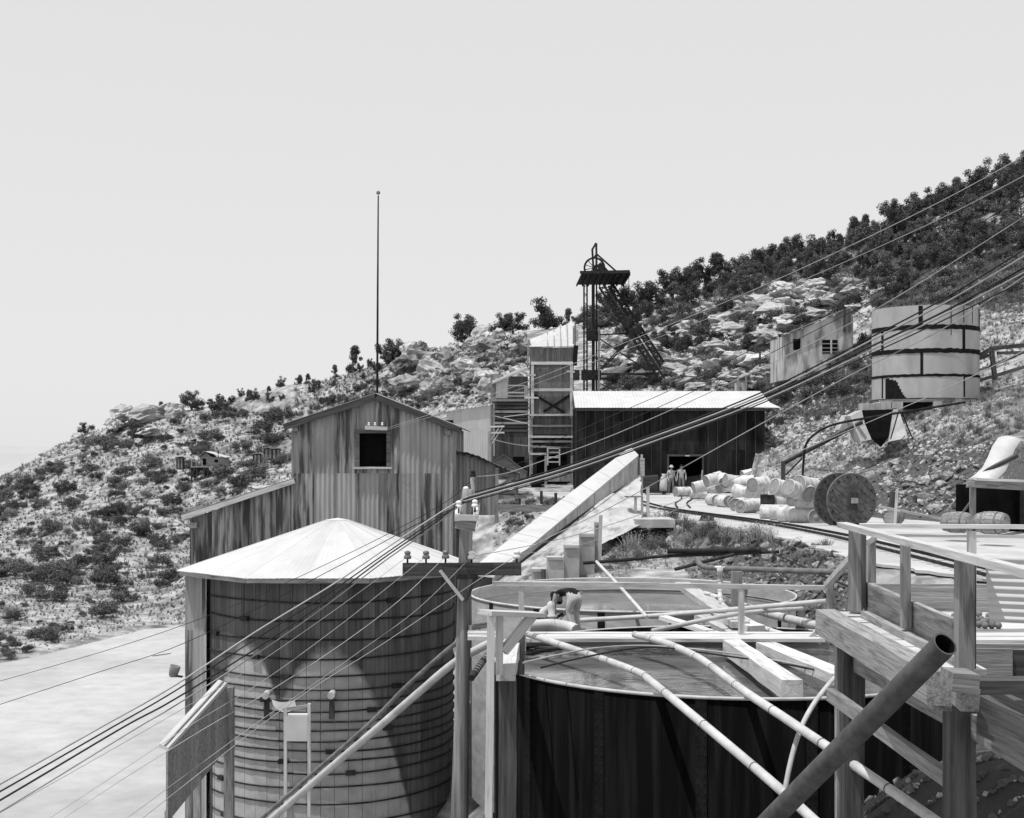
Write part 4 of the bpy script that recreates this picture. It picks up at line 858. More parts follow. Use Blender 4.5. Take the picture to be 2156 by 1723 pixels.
# ------------------------------------------------------------ roofed wooden tank
DW = 37.; wcx, wR = X(697, DW), 3.25
wk = thing('stave_tank', 'large round wooden stave tank with iron hoops and white pyramid roof', 'tank', (wcx, DW, -8))
m = M['stave']; N, L = m.node_tree.nodes, m.node_tree.links; P = N['Principled BSDF']; src = P.inputs['Base Color'].links[0].from_socket
g = N.new('ShaderNodeNewGeometry'); sx = N.new('ShaderNodeSeparateXYZ'); L.new(g.outputs['Position'], sx.inputs[0])
def mth(op, a, b=None, c=None):
    n_ = N.new('ShaderNodeMath'); n_.operation = op
    for i, q in enumerate((a, b, c)):
        if q is None: continue
        if isinstance(q, (int, float)): n_.inputs[i].default_value = q
        else: L.new(q, n_.inputs[i])
    return n_.outputs[0]
nn = N.new('ShaderNodeTexNoise'); nn.inputs['Scale'].default_value = 3.2; L.new(g.outputs['Position'], nn.inputs['Vector'])
res = None
for x0, z0, k in ((-6.62, -1.9, 2.3), (-4.55, -2.02, .95)):   # leaked pale slime dried on the staves
    dx = mth('SUBTRACT', sx.outputs[0], x0); q = mth('MULTIPLY', mth('POWER', mth('ABSOLUTE', dx), 2.2), k)
    e = mth('SUBTRACT', mth('SUBTRACT', z0, sx.outputs[2]), q); e = mth('ADD', e, mth('MULTIPLY', mth('SUBTRACT', nn.outputs[0], .5), .35))
    e = mth('MULTIPLY', e, 3.2); cl_ = N.new('ShaderNodeClamp'); L.new(e, cl_.inputs[0]); res = cl_.outputs[0] if res is None else mth('MAXIMUM', res, cl_.outputs[0])
res = mth('MULTIPLY', res, mth('ADD', .45, mth('MULTIPLY', nn.outputs[0], .8)))
mx = N.new('ShaderNodeMix'); mx.data_type = 'RGBA'; L.new(res, mx.inputs[0]); L.new(src, mx.inputs[6]); mx.inputs[7].default_value = (.40, .40, .40, 1); L.new(mx.outputs[2], P.inputs['Base Color'])
ns = 60
for k in range(ns):
    a = 2*math.pi*k/ns; r_ = wR+random.uniform(-.008, .008); w_ = 2*math.pi*wR/ns*.985
    beam('stave', (wcx+r_*math.cos(a), DW+r_*math.sin(a), -8), (wcx+r_*math.cos(a), DW+r_*math.sin(a), -.38), w_, .09, 'stave', wk, up=(math.cos(a), math.sin(a), 0), rough=.003)
hz_ = [-.93, -1.38, -1.86, -2.32, -2.77, -3.08, -3.36, -3.62, -3.87, -4.11, -4.35, -4.6, -4.86, -5.15, -5.5, -5.9, -6.4, -7.0, -7.6]
for z_ in hz_:
    mb = MB(); ring = [Vector((wcx+(wR+.075)*math.cos(2*math.pi*k/72), DW+(wR+.075)*math.sin(2*math.pi*k/72), z_+.02*math.sin(k*.35+z_*9))) for k in range(73)]
    hp2 = mb.tube(ring, .021, 6, False).to('hoop', 'dark_iron', wk, True)
    a = -math.pi/2+random.uniform(-1.0, .7); p_ = Vector((wcx+(wR+.1)*math.cos(a), DW+(wR+.1)*math.sin(a), z_))
    t_ = Vector((-math.sin(a), math.cos(a), 0)); beam('hoop_lug', p_-t_*.12, p_+t_*.12, .1, .11, 'dark_iron', hp2)
MB().lathe([(wR-.1, -1.0), (wR-.1, -.95)], 32).to('tank_fill', 'interior', wk, local=True, world=T((wcx, DW, 0)))
ox, oy, orr = X(690, DW), DW, 4.02; ze_, za_ = -.30, Z(1087, DW)
oc = [Vector((ox+orr*math.cos(R(22.5+45*k)), oy+orr*math.sin(R(22.5+45*k)), ze_)) for k in range(8)]; ap = Vector((X(711, DW), DW, za_))
for k in range(8): roof_sheets(wk, oc[k], oc[(k+1) % 8], ap+(oc[k]-ap)*.075, ap+(oc[(k+1) % 8]-ap)*.075, 4, 'white_roof', pitch=.16, amp=.003)
MB().add([ap+Vector((0, 0, -.045))]+[ap+(c-ap)*.085+Vector((0, 0, .012)) for c in oc], [(0, 1+k, 1+(k+1) % 8) for k in range(8)]).to('roof_cap', 'white_roof', wk)
for k in range(8): beam('eave_board', oc[k].lerp(ap, .02)-Vector((0, 0, .1)), oc[(k+1) % 8].lerp(ap, .02)-Vector((0, 0, .1)), .05, .1, 'wood_old', wk)
# corrugated side wall joining the tank on the left
sheet_wall(wk, (X(392, 36), 36, 0), (X(447, 36), 35.4, 0), const(-8), const(-.42), .36, [-1.9, -4.1], ['rust_sheet', 'grey_sheet'])
sheet_wall(wk, (X(392, 36), 39.5, 0), (X(392, 36), 36, 0), const(-8), const(-.42), .9, [], ['rust_sheet'])
beam('corner_batten', (X(448, 35.4), 35.35, -8), (X(448, 35.4), 35.35, -.5), .06, .1, 'wood_dark', wk)
for u_, v_ in ((562, 1462), (699, 1462)):
    p_ = at(u_, v_, 33.55); e = MB().tube([p_+Vector((0, .15, 0)), p_-Vector((0, .22, 0))], .09, 10).to('outlet_pipe', 'pale_pipe', wk, True)
    beam('bracket', p_+Vector((0, -.02, -.1)), p_+Vector((0, -.02, -.6)), .12, .1, 'wood_dark', wk)
# small things in front of the tank
sb = thing('white_trestle', 'small white trestle box before the foot of the stave tank', 'trestle', at(626, 1540, 31))
for u_, v1 in ((601, 1490), (651, 1482)): beam('leg', at(u_, 1720, 31), at(u_, v1, 31), .07, .09, 'wood_new', sb)
beam('rail', at(596, 1494, 31), at(655, 1486, 31), .07, .07, 'wood_old', sb)
MB().box((X(604, 31), 30.95, Z(1560, 31)), (X(648, 31), 31.3, Z(1507, 31))).to('panel', 'canvas', sb)
tp = thing('torn_sheet', 'curled pale scrap of sheet hanging on the tank hoops', 'sheet', at(595, 1475, 33.4))
mb = MB()
for i in range(9):
    t = i/8; p_ = at(572+48*t, 1473+6*math.sin(t*3), 33.35); mb.v += [p_, p_+Vector((.05, -.06, -.14-.1*math.sin(t*3.1)))]
mb.f = [(2*i, 2*i+1, 2*i+3, 2*i+2) for i in range(8)]; mb.to('scrap', 'canvas', tp, True)
ss = thing('stair_housing', 'sloping white-capped stair housing at lower left of the stave tank', 'stair', at(430, 1600, 32))
a, b = at(460, 1431, 33), at(335, 1566, 29.2); w_ = Vector((.23, -.12, -.06))
MB().prism([a, a+w_, b+w_, b], (0, 0, -.08)).to('cap', 'white_roof', ss)
beam('inner_rail', a.lerp(b, .01)+w_*.62+Vector((0, 0, .02)), b+w_*.62+Vector((0, 0, .02)), .04, .03, 'wood_old', ss)
for i in range(14):
    t0, t1 = i/14, (i+.97)/14; p0, p1 = a.lerp(b, t0)+w_*.93-Vector((0, 0, .1)), a.lerp(b, t1)+w_*.93-Vector((0, 0, .1))
    MB().prism([p0, p1, p1-Vector((0, 0, 1.5)), p0-Vector((0, 0, 1.5))], Vector((-.05, .03, 0))).to('side_board', 'wood_old', ss)
for t in (.5, .97): beam('leg', a.lerp(b, t)+w_*.8-Vector((0, 0, 1.4)), Vector((a.lerp(b, t).x+w_.x*.8, a.lerp(b, t).y, -8)), .14, .14, 'wood_old', ss)
beam('corner_post', a+w_+Vector((.05, 0, -.1)), a+w_+Vector((.05, 0, -6)), .22, .2, 'wood_old', ss)
bk = thing('dented_bucket', 'small dented dark bucket lying on the pale tailings flat', 'bucket', at(364, 1424, 65))
MB().lathe([(.2, 0), (.24, .25), (.26, .5), (.24, .5), (.2, .06)], 14).to('pail', 'grey_iron', bk, True, local=True, world=T((X(364, 65.5), 65.5, -7.97)) @ Matrix.Rotation(.25, 4, 'Y'))
MB().tube([(X(366, 65.4)+.2, 65.3, -7.93), (X(366, 65.4)+.45, 65.2, -7.95)], .05, 6).to('handle', 'dark_iron', bk)
pb = thing('loose_board', 'short pale board lying flat on the tailings', 'board', at(335, 1382, 72)); beam('plank', (X(321, 72), 72, -7.96), (X(349, 72), 72.9, -7.96), .16, .05, 'wood_new', pb)

# ------------------------------------------------------------ thickener tanks
def thickener(name, label, u_, d_, rad, zr, wz, zbot):
    cx = X(u_, d_); t_ = thing(name, label, 'tank', (cx, d_, zbot))
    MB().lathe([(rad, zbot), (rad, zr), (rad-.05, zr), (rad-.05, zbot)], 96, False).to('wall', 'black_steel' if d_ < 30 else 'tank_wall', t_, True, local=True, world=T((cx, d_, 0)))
    for k in range(16):
        a = 2*math.pi*(k+.35)/16; c_, s_ = math.cos(a), math.sin(a); p_ = Vector((cx+(rad+.004)*c_, d_+(rad+.004)*s_, zbot))
        sm = beam('plate_seam', p_, p_+Vector((0, 0, zr-zbot-.03)), .16, .012, 'grey_black', t_, up=(c_, s_, 0), rough=0)
        mbv = MB(); tq = Vector((-s_, c_, 0))
        if s_ < -.2 and d_ < 30:
            for q in range(34):
                for sg in (-.05, .05):
                    r0 = p_+tq*sg+Vector((c_*.006, s_*.006, .1+q*.135)); mbv.tube([r0, r0+Vector((c_, s_, 0))*.012], [.016, .009], 6)
            ob_ = mbv.to('rivet_rows', 'grey_black', sm); ob_['kind'] = 'stuff'
    ring = [Vector((cx+rad*math.cos(2*math.pi*k/96), d_+rad*math.sin(2*math.pi*k/96), zr)) for k in range(97)]
    MB().tube(ring, .025, 6, False).to('rim', 'pale_pipe', t_, True)
    MB().lathe([(rad-.06, wz-.1), (rad-.06, wz)], 96).to('slurry', 'pulp_water', t_, local=True, world=T((cx, d_, 0)))
    for k in range(1):
        r2 = [Vector((cx+(rad-.058)*math.cos(2*math.pi*i/96), d_+(rad-.058)*math.sin(2*math.pi*i/96), wz+.06+.07*k)) for i in range(97)]
        if wz+.06+.07*k < zr-.05: MB().tube(r2, .008, 4, False).to('scum_line', 'concrete', t_, True)
    return cx
mat('grey_black', .008, .02, (6, 6, 2), vary=.3, bump=.1, rough=.8, spec=.05)
mat('tank_wall', .14, .24, (2, 2, 5), vary=.05, bump=.05, rough=.7)
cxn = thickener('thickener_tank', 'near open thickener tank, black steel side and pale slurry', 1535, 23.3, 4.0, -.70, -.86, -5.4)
cxf = thickener('thickener_tank', 'far open thickener tank behind the handrail, grey slurry and inner wall', 1330, 33.9, 4.0, -.72, -1.08, -5.6)
# walkway across the near tank with handrail
wy = thing('tank_walkway', 'bright plank walkway with handrail across the near thickener', 'walkway', at(1400, 1345, 25))
for i, (dd, vv, u0, u1) in enumerate(((24.6, 1346, 1100, 1742), (24.95, 1341, 1104, 1738), (25.3, 1336, 1118, 1735))): beam('plank', at(u0, vv, dd), at(u1, vv, dd), .32, .06, 'wood_new', wy)
beam('joist', at(1090, 1352, 24.9), at(1745, 1357, 24.9), .1, .14, 'wood_old', wy)
beam('handrail', at(1038, 1229, 25), at(1388, 1232, 25), .1, .085, 'wood_new', wy); beam('handrail', at(1386, 1233, 25), at(1742, 1238, 25), .1, .085, 'wood_new', wy)
for u_, v0, v1, w_ in ((1098, 1340, 1234, .1), (1561, 1365, 1238, .12), (1748, 1320, 1220, .19)): beam('post', at(u_, v0, 25.02), at(u_, v1, 25.02), .1, w_, 'wood_new' if u_ < 1700 else 'wood_old', wy)
for a, b in (((1700, 1350, 24.7), (1748, 1302, 24.7)), ((1722, 1354, 24.5), (1756, 1322, 24.5))): beam('knee_brace', at(*a), at(*b), .07, .09, 'wood_new', wy)
beam('sloping_rail', at(1740, 1233, 24.9), at(1793, 1174, 21), .09, .1, 'wood_new', wy)
# heavy timbers
ht_ = [('tank_timber', 'heavy square timber lying over the near slurry, end towards the viewer', (1540, 1362, 24), (1668, 1452, 19.4), .30, .26),
 ('tank_timber', 'broad pale timber right of the heavy one over the near slurry', (1612, 1362, 24), (1775, 1430, 20), .34, .16),
 ('tank_timber', 'wide pale plank bridging from the far tank rim towards the walkway', (1436, 1231, 33), (1560, 1316, 26.2), .36, .12),
 ('tank_timber', 'second bridging plank lying lower between the two thickeners', (1478, 1300, 28.5), (1572, 1348, 25.5), .34, .14),
 ('tank_timber', 'narrow pale board sloping between pipes above the far slurry', (1396, 1300, 28), (1560, 1352, 25.4), .2, .08),
 ('tank_timber', 'squat old timber lying beside the valve pipe', (1520, 1302, 27.5), (1592, 1330, 26), .36, .22)]
for nm, lb2, a, b, w_, h_ in ht_: tag(beam(nm, at(*a), at(*b), w_, h_, 'wood_new'), lb2, 'timber')
tag(beam('support_post', at(1551, 1290, 28.6), at(1551, 1203, 28.6), .22, .2, 'wood_old'), 'grey weathered post under the big dark pipe elbow', 'post')
# pipes round the tanks
PP = [('slurry_pipe', 'long pale pipe bending down over the near tank rim, left one', [(1108,1334,24.4),(1225,1373,22.5),(1336,1413,20.7),(1372,1436,19.8),(1482,1526,17.5),(1640,1660,15.6),(1760,1770,14.3)], .058, 'pale_pipe'),
 ('slurry_pipe', 'long pale pipe bending down over the near tank rim, right one', [(1336,1336,24.2),(1395,1352,23.3),(1452,1376,22),(1490,1398,21.2),(1563,1453,19.5),(1670,1524,17.8),(1870,1660,16),(2030,1770,14.8)], .062, 'pale_pipe'),
 ('flat_pipe', 'pale straight pipe crossing behind the walkway towards the right post', [(1213,1307,28.5),(1420,1294,28),(1740,1266,26)], .05, 'pale_pipe'),
 ('flat_pipe', 'lower pale pipe rising from walkway centre to the rocks', [(1372,1329,26),(1552,1293,26.5),(1690,1282,27.5)], .045, 'pale_pipe'),
 ('rubble_pipe', 'thick pale pipe lying on the rubble right of the tanks', [(1484,1252,31),(1545,1271,29.5),(1640,1298,27.5),(1742,1322,25.8)], .085, 'pale_pipe'),
 ('supply_pipe', 'thick dark pipe with upturned elbow running to the platform post', [(1469,1178,30.5),(1473,1188,30.3),(1484,1194,30.1),(1500,1196,29.9),(1640,1201,28),(1795,1206,26)], .062, 'grey_iron'),
 ('bank_pipe', 'upper thick dark pipe lying on the weedy bank', [(1405,1161,36),(1500,1160,36),(1602,1158,36)], .07, 'dark_iron'),
 ('bank_pipe', 'thin dark pipe running left over the bank to the diagonal pole', [(1229,1186,35),(1330,1178,35.5),(1405,1171,36),(1520,1167,36),(1640,1162,36)], .045, 'dark_iron'),
 ('bank_pipe', 'short dark pipe slanting under the bank pipes', [(1422,1199,33),(1480,1184,33.5),(1545,1168,34)], .045, 'dark_iron'),
 ('valve_pipe', 'pale valve pipe dropping from the dark pipe and bending right', [(1516,1197,29.6),(1516,1240,29.4),(1517,1262,29),(1526,1278,28.6),(1556,1297,28),(1613,1325,26.6),(1665,1340,25.8)], .055, 'pale_pipe'),
 ('diagonal_pole', 'pale pole slanting from the bank down to the walkway pipes', [(1256,1183,34),(1310,1241,31),(1362,1300,28)], .04, 'pale_pipe'),
 ('thin_hose', 'upper thin hose looping across the near slurry', [(1101,1396,20.4),(1180,1378,21.4),(1262,1364,22.5),(1372,1360,23),(1525,1374,22.5),(1650,1394,21.6),(1768,1420,20.5)], .014, 'wire_pale'),
 ('thin_hose', 'lower thin hose looping across the near slurry', [(1139,1406,20),(1230,1384,21),(1330,1366,22.2),(1400,1364,22.6),(1540,1383,22),(1660,1400,21.2),(1768,1422,20.4)], .014, 'wire_dark'),
 ('guy_cable', 'taut cable slanting over the dark supply pipe', [(1600,1153,34),(1670,1184,30),(1740,1216,26),(1800,1240,23)], .02, 'wire_dark'),
 ('bent_hose', 'pale bent pipe stub hanging down the near tank side', [(1764,1420,19.6),(1738,1450,18.9),(1712,1485,18.4),(1688,1530,18),(1668,1590,17.8),(1650,1680,17.6),(1640,1770,17.5)], .034, 'pale_pipe'),
 ('low_pipe', 'upper grey pipe slanting behind the utility pole by the stave tank', [(1010,1330,25),(961,1354,25.5),(860,1442,26.5),(774,1528,27.5),(640,1645,29),(500,1768,30.5)], .045, 'grey_iron'),
 ('low_pipe', 'lower pale pipe slanting behind the utility pole by the stave tank', [(1035,1352,24.8),(958,1395,25.2),(880,1460,26),(801,1528,26.8),(660,1648,28.5),(520,1770,30)], .075, 'pale_pipe'),
 ('ringed_pipe', 'short dark banded pipe beside the white left post', [(1026,1380,19.5),(1010,1402,19.3),(992,1428,19)], .05, 'dark_iron')]
for nm, lb2, pts, r_, mt_ in PP:
    o = solo_pipe(nm, lb2, 'pipe' if 'hose' not in nm else 'hose', [at(*p) for p in pts], r_, mt_, k=6)
    if nm in ('slurry_pipe', 'ringed_pipe', 'rubble_pipe', 'valve_pipe'):            # joints
        cv = crom([at(*p) for p in pts], 6); inv = Wm[o.name]
        for t in (.12, .24, .36, .47, .58, .7, .8, .9):
            i = int(t*(len(cv)-2)); d_ = (cv[i+1]-cv[i]).normalized()
            MB().tube([cv[i]-d_*.011, cv[i]+d_*.011], r_*1.05, 10).to('coupling', 'grey_iron', o, True)
vb = thing('globe_valve', 'small white globe valve with handwheel on top of the valve pipe', 'valve', at(1516, 1198, 29.5))
MB().tube([at(1516, 1212, 29.5), at(1516, 1196, 29.5)], .07, 10).to('bonnet', 'pale_pipe', vb, True)
MB().tube([at(1516, 1194, 29.5)+Vector((.11*math.cos(k*.5236), .11*math.sin(k*.5236), 0)) for k in range(13)], .014, 6, False).to('handwheel', 'white_china', vb, True)
# manifold beside the bent worker
mf = thing('pump_manifold', 'pale pump with elbow and valve beside the bending worker', 'pump', at(1155, 1325, 27.6))
pipe('discharge_pipe', [at(1112, 1318, 27), at(1160, 1315, 27.2), at(1200, 1321, 27), at(1214, 1327, 26.8)], .11, 'pale_pipe', mf)
MB().lathe([(.02, 0), (.09, 0), (.1, .08), (.13, .1), (.13, .14), (.08, .16), (.09, .32), (.06, .4), (.02, .42)], 14).to('air_dome', 'pale_pipe', mf, True, local=True, world=T(at(1160, 1310, 27.6)))
pipe('elbow', [at(1140, 1312, 27.5), at(1141, 1292, 27.5), at(1150, 1283, 27.6), at(1159, 1281, 27.6)], .07, 'pale_pipe', mf)
for v_ in (1303, 1308): MB().lathe([(.12, 0), (.12, .03)], 14).to('flange', 'dark_iron', mf, True, local=True, world=T(at(1140, v_, 27.5)))
beam('pump_base', at(1130, 1316, 27.7), at(1185, 1316, 27.7), .35, .08, 'wood_dark', mf)
beam('standing_plank', at(1110, 1324, 27.8), at(1235, 1331, 27.8), .5, .07, 'wood_old', mf)
beam('rod', at(1172, 1300, 27.7), at(1186, 1292, 27.7), .06, .06, 'dark_iron', mf)

# left post group
lp = thing('left_trestle', 'white post pair with cap board and brace left of the near tank', 'trestle', at(1040, 1700, 18))
beam('post', at(1028, 1800, 18), at(1034, 1290, 18), .1, .135, 'wood_new', lp); beam('post', at(1051, 1420, 18.3), at(1052, 1296, 18.3), .1, .11, 'wood_new', lp)
beam('cap_board', at(1020, 1290, 18), at(1135, 1294, 18.6), .3, .06, 'wood_new', lp)
beam('brace', at(1122, 1296, 18.5), at(1060, 1372, 18.3), .09, .12, 'wood_new', lp)
tag(beam('sill_timber', at(1064, 1416, 18.4), at(1078, 1362, 21.5), .26, .24, 'wood_new'), 'short thick timber block behind the white post pair', 'timber')
beam('dark_post', at(1069, 1800, 18.7), at(1069, 1428, 18.7), .24, .2, 'wood_dark', lp)
beam('hanger', at(1103, 1372, 21), at(1104, 1300, 21), .06, .05, 'wood_new', lp)
beam('hanger', at(1096, 1420, 21), at(1096, 1330, 21), .12, .14, 'wood_dark', lp)
pl2 = thing('side_planks', 'pale plank stack running left behind the white posts', 'planks', at(1010, 1345, 23))
for i, v_ in enumerate((1334, 1342)): beam('plank', at(985, v_, 23.5-i*.3), at(1050, v_+1, 23.5-i*.3), .3, .06, 'wood_new', pl2)
beam('plank', at(990, 1322, 23.8), at(1040, 1314, 24.2), .08, .08, 'wood_old', pl2)

# ------------------------------------------------------------ timber platform on the right
pf = thing('timber_platform', 'rough timber loading platform with railings in the right foreground', 'platform', (5, 15, -1.2))
beam('stringer', (3.94, 17.2, .66), (3.85, 12.3, .66), .24, .30, 'wood_old', pf)
beam('sill_block', at(1993, 1430, 11.9), at(2048, 1434, 11.9), .34, .16, 'wood_old', pf)
beam('stringer', (4.25, 16.9, .25), (4.45, 11.5, .22), .24, .26, 'wood_old', pf)
beam('stringer', (4.3, 12.2, .45), (4.5, 8.5, .45), .3, .34, 'wood_dark', pf)
for i in range(9):
    y = 16.9-i*.5; beam('shelf_plank', (4.0, y, .75+random.uniform(-.01, .012)), (4.40, y+random.uniform(-.04, .04), .75), .45, .06, 'wood_new', pf)
beam('stub_block', at(1742, 1338, 16.9), at(1771, 1337, 16.9), .3, .22, 'wood_old', pf)
for u_, d_, w_, m_, v1 in ((1793, 16.7, .25, 'wood_dark', 1330), (1770, 17.0, .12, 'wood_old', 1356), (2020, 12.9, .24, 'wood_dark', 1440), (2215, 11.2, .26, 'wood_dark', 1440)): beam('trestle_leg', (X(u_, d_), d_, -2.6), (X(u_, d_), d_, Z(v1, d_)), w_, w_, m_, pf)
beam('brace', at(1748, 1462, 16.2), at(2022, 1660, 12.92), .09, .15, 'wood_old', pf)
for a, b in (((1984, 1470), 12.4), ((2043, 1476), 11.9)): p_ = at(*a, b); beam('beam_end', p_, p_+Vector((.25, 2.5, 0)), .16, .24 if a[0] < 2000 else .19, 'wood_old', pf)
# near railing
beam('post', at(1802, 1284, 17), at(1802, 1110, 17), .17, .2, 'wood_old', pf, up=(.35, 1, 0)); beam('post_board', at(1817, 1280, 16.9), at(1817, 1112, 16.9), .06, .1, 'wood_dark', pf)
beam('post', at(1906, 1322, 14.75), at(1906, 1144, 14.75), .09, .11, 'wood_old', pf); beam('post', at(2030, 1410, 12.4), at(2030, 1180, 12.4), .14, .15, 'wood_old', pf); beam('post_board', at(2044, 1408, 12.45), at(2044, 1182, 12.45), .06, .1, 'wood_dark', pf)
beam('top_rail', (4.12, 17.1, 1.88), (3.9, 9.2, 1.87), .12, .065, 'wood_new', pf)
beam('post', at(1834, 1232, 17.6), at(1834, 1132, 17.6), .1, .12, 'wood_old', pf); beam('brace', at(1824, 1143, 17.4), at(1842, 1130, 17.6), .05, .08, 'wood_new', pf)
beam('toe_board', (4.42, 17.05, .97), (4.30, 13.3, .97), .06, .40, 'wood_old', pf)
beam('kerb_plank', (4.28, 16.6, .80), (4.2, 12.9, .80), .1, .12, 'wood_old', pf)
# back railing and board
beam('top_rail', (4.4, 17.3, 1.855), (7.6, 17.0, 1.85), .1, .055, 'wood_new', pf); beam('mid_rail', (4.9, 17.45, 1.722), (7.6, 17.15, 1.722), .04, .04, 'wood_new', pf)
beam('post', at(2046, 1250, 17.2), at(2046, 1118, 17.2), .09, .11, 'wood_new', pf)
beam('back_board', (4.5, 17.25, .96), (7.4, 17.0, .96), .06, .34, 'wood_old', pf)
for i in range(9):
    y = 14.35+i*.31; beam('deck_plank', (4.5, y, .77), (7.4, y, .77), .30, .05, 'wood_new' if i % 3 else 'wood_old', pf)
beam('front_board', (4.72, 14.16, .58), (5.16, 14.12, .58), .06, .36, 'wood_old', pf); beam('front_board', (5.165, 14.16, .575), (7.4, 14.1, .56), .06, .34, 'wood_dark', pf)
beam('cross_sill', (4.5, 13.4, .42), (7.4, 13.4, .42), .3, .3, 'wood_dark', pf)
# grinding balls on the deck
random.seed(9)
bs = [(2009,1298),(2061,1293),(2082,1297),(2066,1304),(2053,1306),(2080,1306),(2061,1315),(2074,1317),(2088,1317),(2102,1317),(2070,1310),(2092,1308)]
bm = bmesh.new(); bmesh.ops.create_uvsphere(bm, u_segments=14, v_segments=9, radius=.04); bme = bpy.data.meshes.new('ball'); bm.to_mesh(bme); bm.free()
bme.materials.append(M['grey_iron']); bme.polygons.foreach_set('use_smooth', [True]*len(bme.polygons))
for i, (u_, v_) in enumerate(bs):
    d_ = F*(CZ-.835)/(v_-HZ); d_ = min(max(d_, 14.4), 16.8); o = link(bpy.data.objects.new('grinding_ball', bme), None, T((X(u_, d_), d_, .835)))
    tag(o, 'lone dark grinding ball on the platform deck left of the others' if i == 0 else 'dark iron grinding ball in the cluster on the platform deck', 'ball', None if i == 0 else 'grinding balls on the deck')
# corrugated sheet leaning at the right edge
mb = MB(); n = 40
for i in range(n+1):
    t = i/n; z_ = Z(1310, 11.6)+t*.56; w_ = .012*math.cos(2*math.pi*t*9)
    mb.v += [Vector((4.05-.0*t, 11.6+w_+.12*t, z_)), Vector((5.2, 11.3+w_+.12*t, z_-.02))]
mb.f = [(2*i, 2*i+1, 2*i+3, 2*i+2) for i in range(n)]
tag(mb.to('leaning_sheet', 'pale_sheet', None, True), 'pale corrugated sheet leaning on the railing at the right edge', 'sheet')
# big dark pipe in front
bp = thing('large_outlet_pipe', 'large dark grey pipe slanting up in front of the platform', 'pipe', at(1824, 1519, 14.6))
a, b = at(1530, 1820, 14.2), at(1990, 1356, 11.3)
MB().tube([a, b], .105, 24, False).to('pipe_wall', 'pipe_dark', bp, True); MB().tube([a, b-(b-a)*.003], .093, 24, False).to('pipe_bore', 'interior', bp, True)
dd = (b-a).normalized(); qq = dd.to_track_quat('Z', 'Y').to_matrix().to_4x4()
MB().lathe([(.092, 0), (.1055, 0)], 24, False).to('pipe_lip', 'pipe_dark', bp, local=True, world=T(b) @ qq)

# ------------------------------------------------------------ utility pole, crossarms and cables
DU = 24.
up_ = thing('utility_pole', 'tall weathered utility pole with long crossarm and insulators in the foreground', 'utility pole', at(968, 1800, DU))
mb = MB(); pts = [(966, 1850), (968, 1700), (972, 1530), (975, 1380), (979, 1200), (984, 1050), (986, 1030)]; rad = [20, 18.5, 16.5, 15.5, 14.5, 12.5, 12]
mb.tube([at(u_, v_, DU) for u_, v_ in pts], [r_*DU/F for r_ in rad], 16).to('shaft', 'wood_pole', up_, True)
ca = beam('crossarm', at(848, 1199, DU-.2), at(1098, 1198, DU-.2), .12, .22, 'wood_dark', up_)
def insul(p, mt, par, s=1.0):
    MB().tube([p-Vector((0, 0, .1*s)), p+Vector((0, 0, .02))], .018*s, 6).to('pin', 'dark_iron', par, True)
    MB().lathe([(.02, 0), (.062*s, .0), (.07*s, .03*s), (.055*s, .06*s), (.04*s, .075*s), (.055*s, .09*s), (.055*s, .12*s), (.03*s, .14*s), (.01, .145*s)], 12).to('insulator', mt, par, True, local=True, world=T(p))
IN = [(858, 1176), (897, 1176), (938, 1175), (993, 1176), (1088, 1175)]
for i, (u_, v_) in enumerate(IN): insul(at(u_, v_+1, DU-.2), 'glass_insulator' if i < 3 else 'white_china', up_)
beam('brace', at(927, 1202, DU-.28), at(975, 1264, DU-.18), .05, .05, 'wood_new', up_); beam('brace', at(1003, 1212, DU-.28), at(981, 1264, DU-.18), .05, .05, 'wood_dark', up_)
beam('bolt_plate', at(962, 1215, DU-.3), at(1006, 1215, DU-.3), .03, .08, 'dark_iron', up_)
# top bracket with the cable clamps
for u_ in (963, 1001): beam('top_arm', at(u_, 1092, DU-.55), at(u_+1, 1072, DU+.6), .09, .09, 'wood_new', up_)
beam('top_arm', at(957, 1090, DU-.5), at(1008, 1091, DU-.5), .09, .1, 'wood_new', up_); beam('top_arm', at(960, 1100, DU-.4), at(1002, 1107, DU-.4), .1, .2, 'wood_old', up_)
for p in ((966, 1070, DU-.4), (1000, 1068, DU-.4), (981, 1040, DU)): insul(at(*p), 'white_china', up_, .9)
pipe('gooseneck', [at(994, 1052, DU), at(996, 1030, DU), at(994, 1012, DU), at(997, 1002, DU)], .035, 'pale_pipe', up_)
insul(at(996, 1004, DU), 'dark_iron', up_, .8)
pipe('ground_wire', [at(1005, 1110, DU), at(1010, 1060, 30)], .006, 'wire_pale', up_, 5)
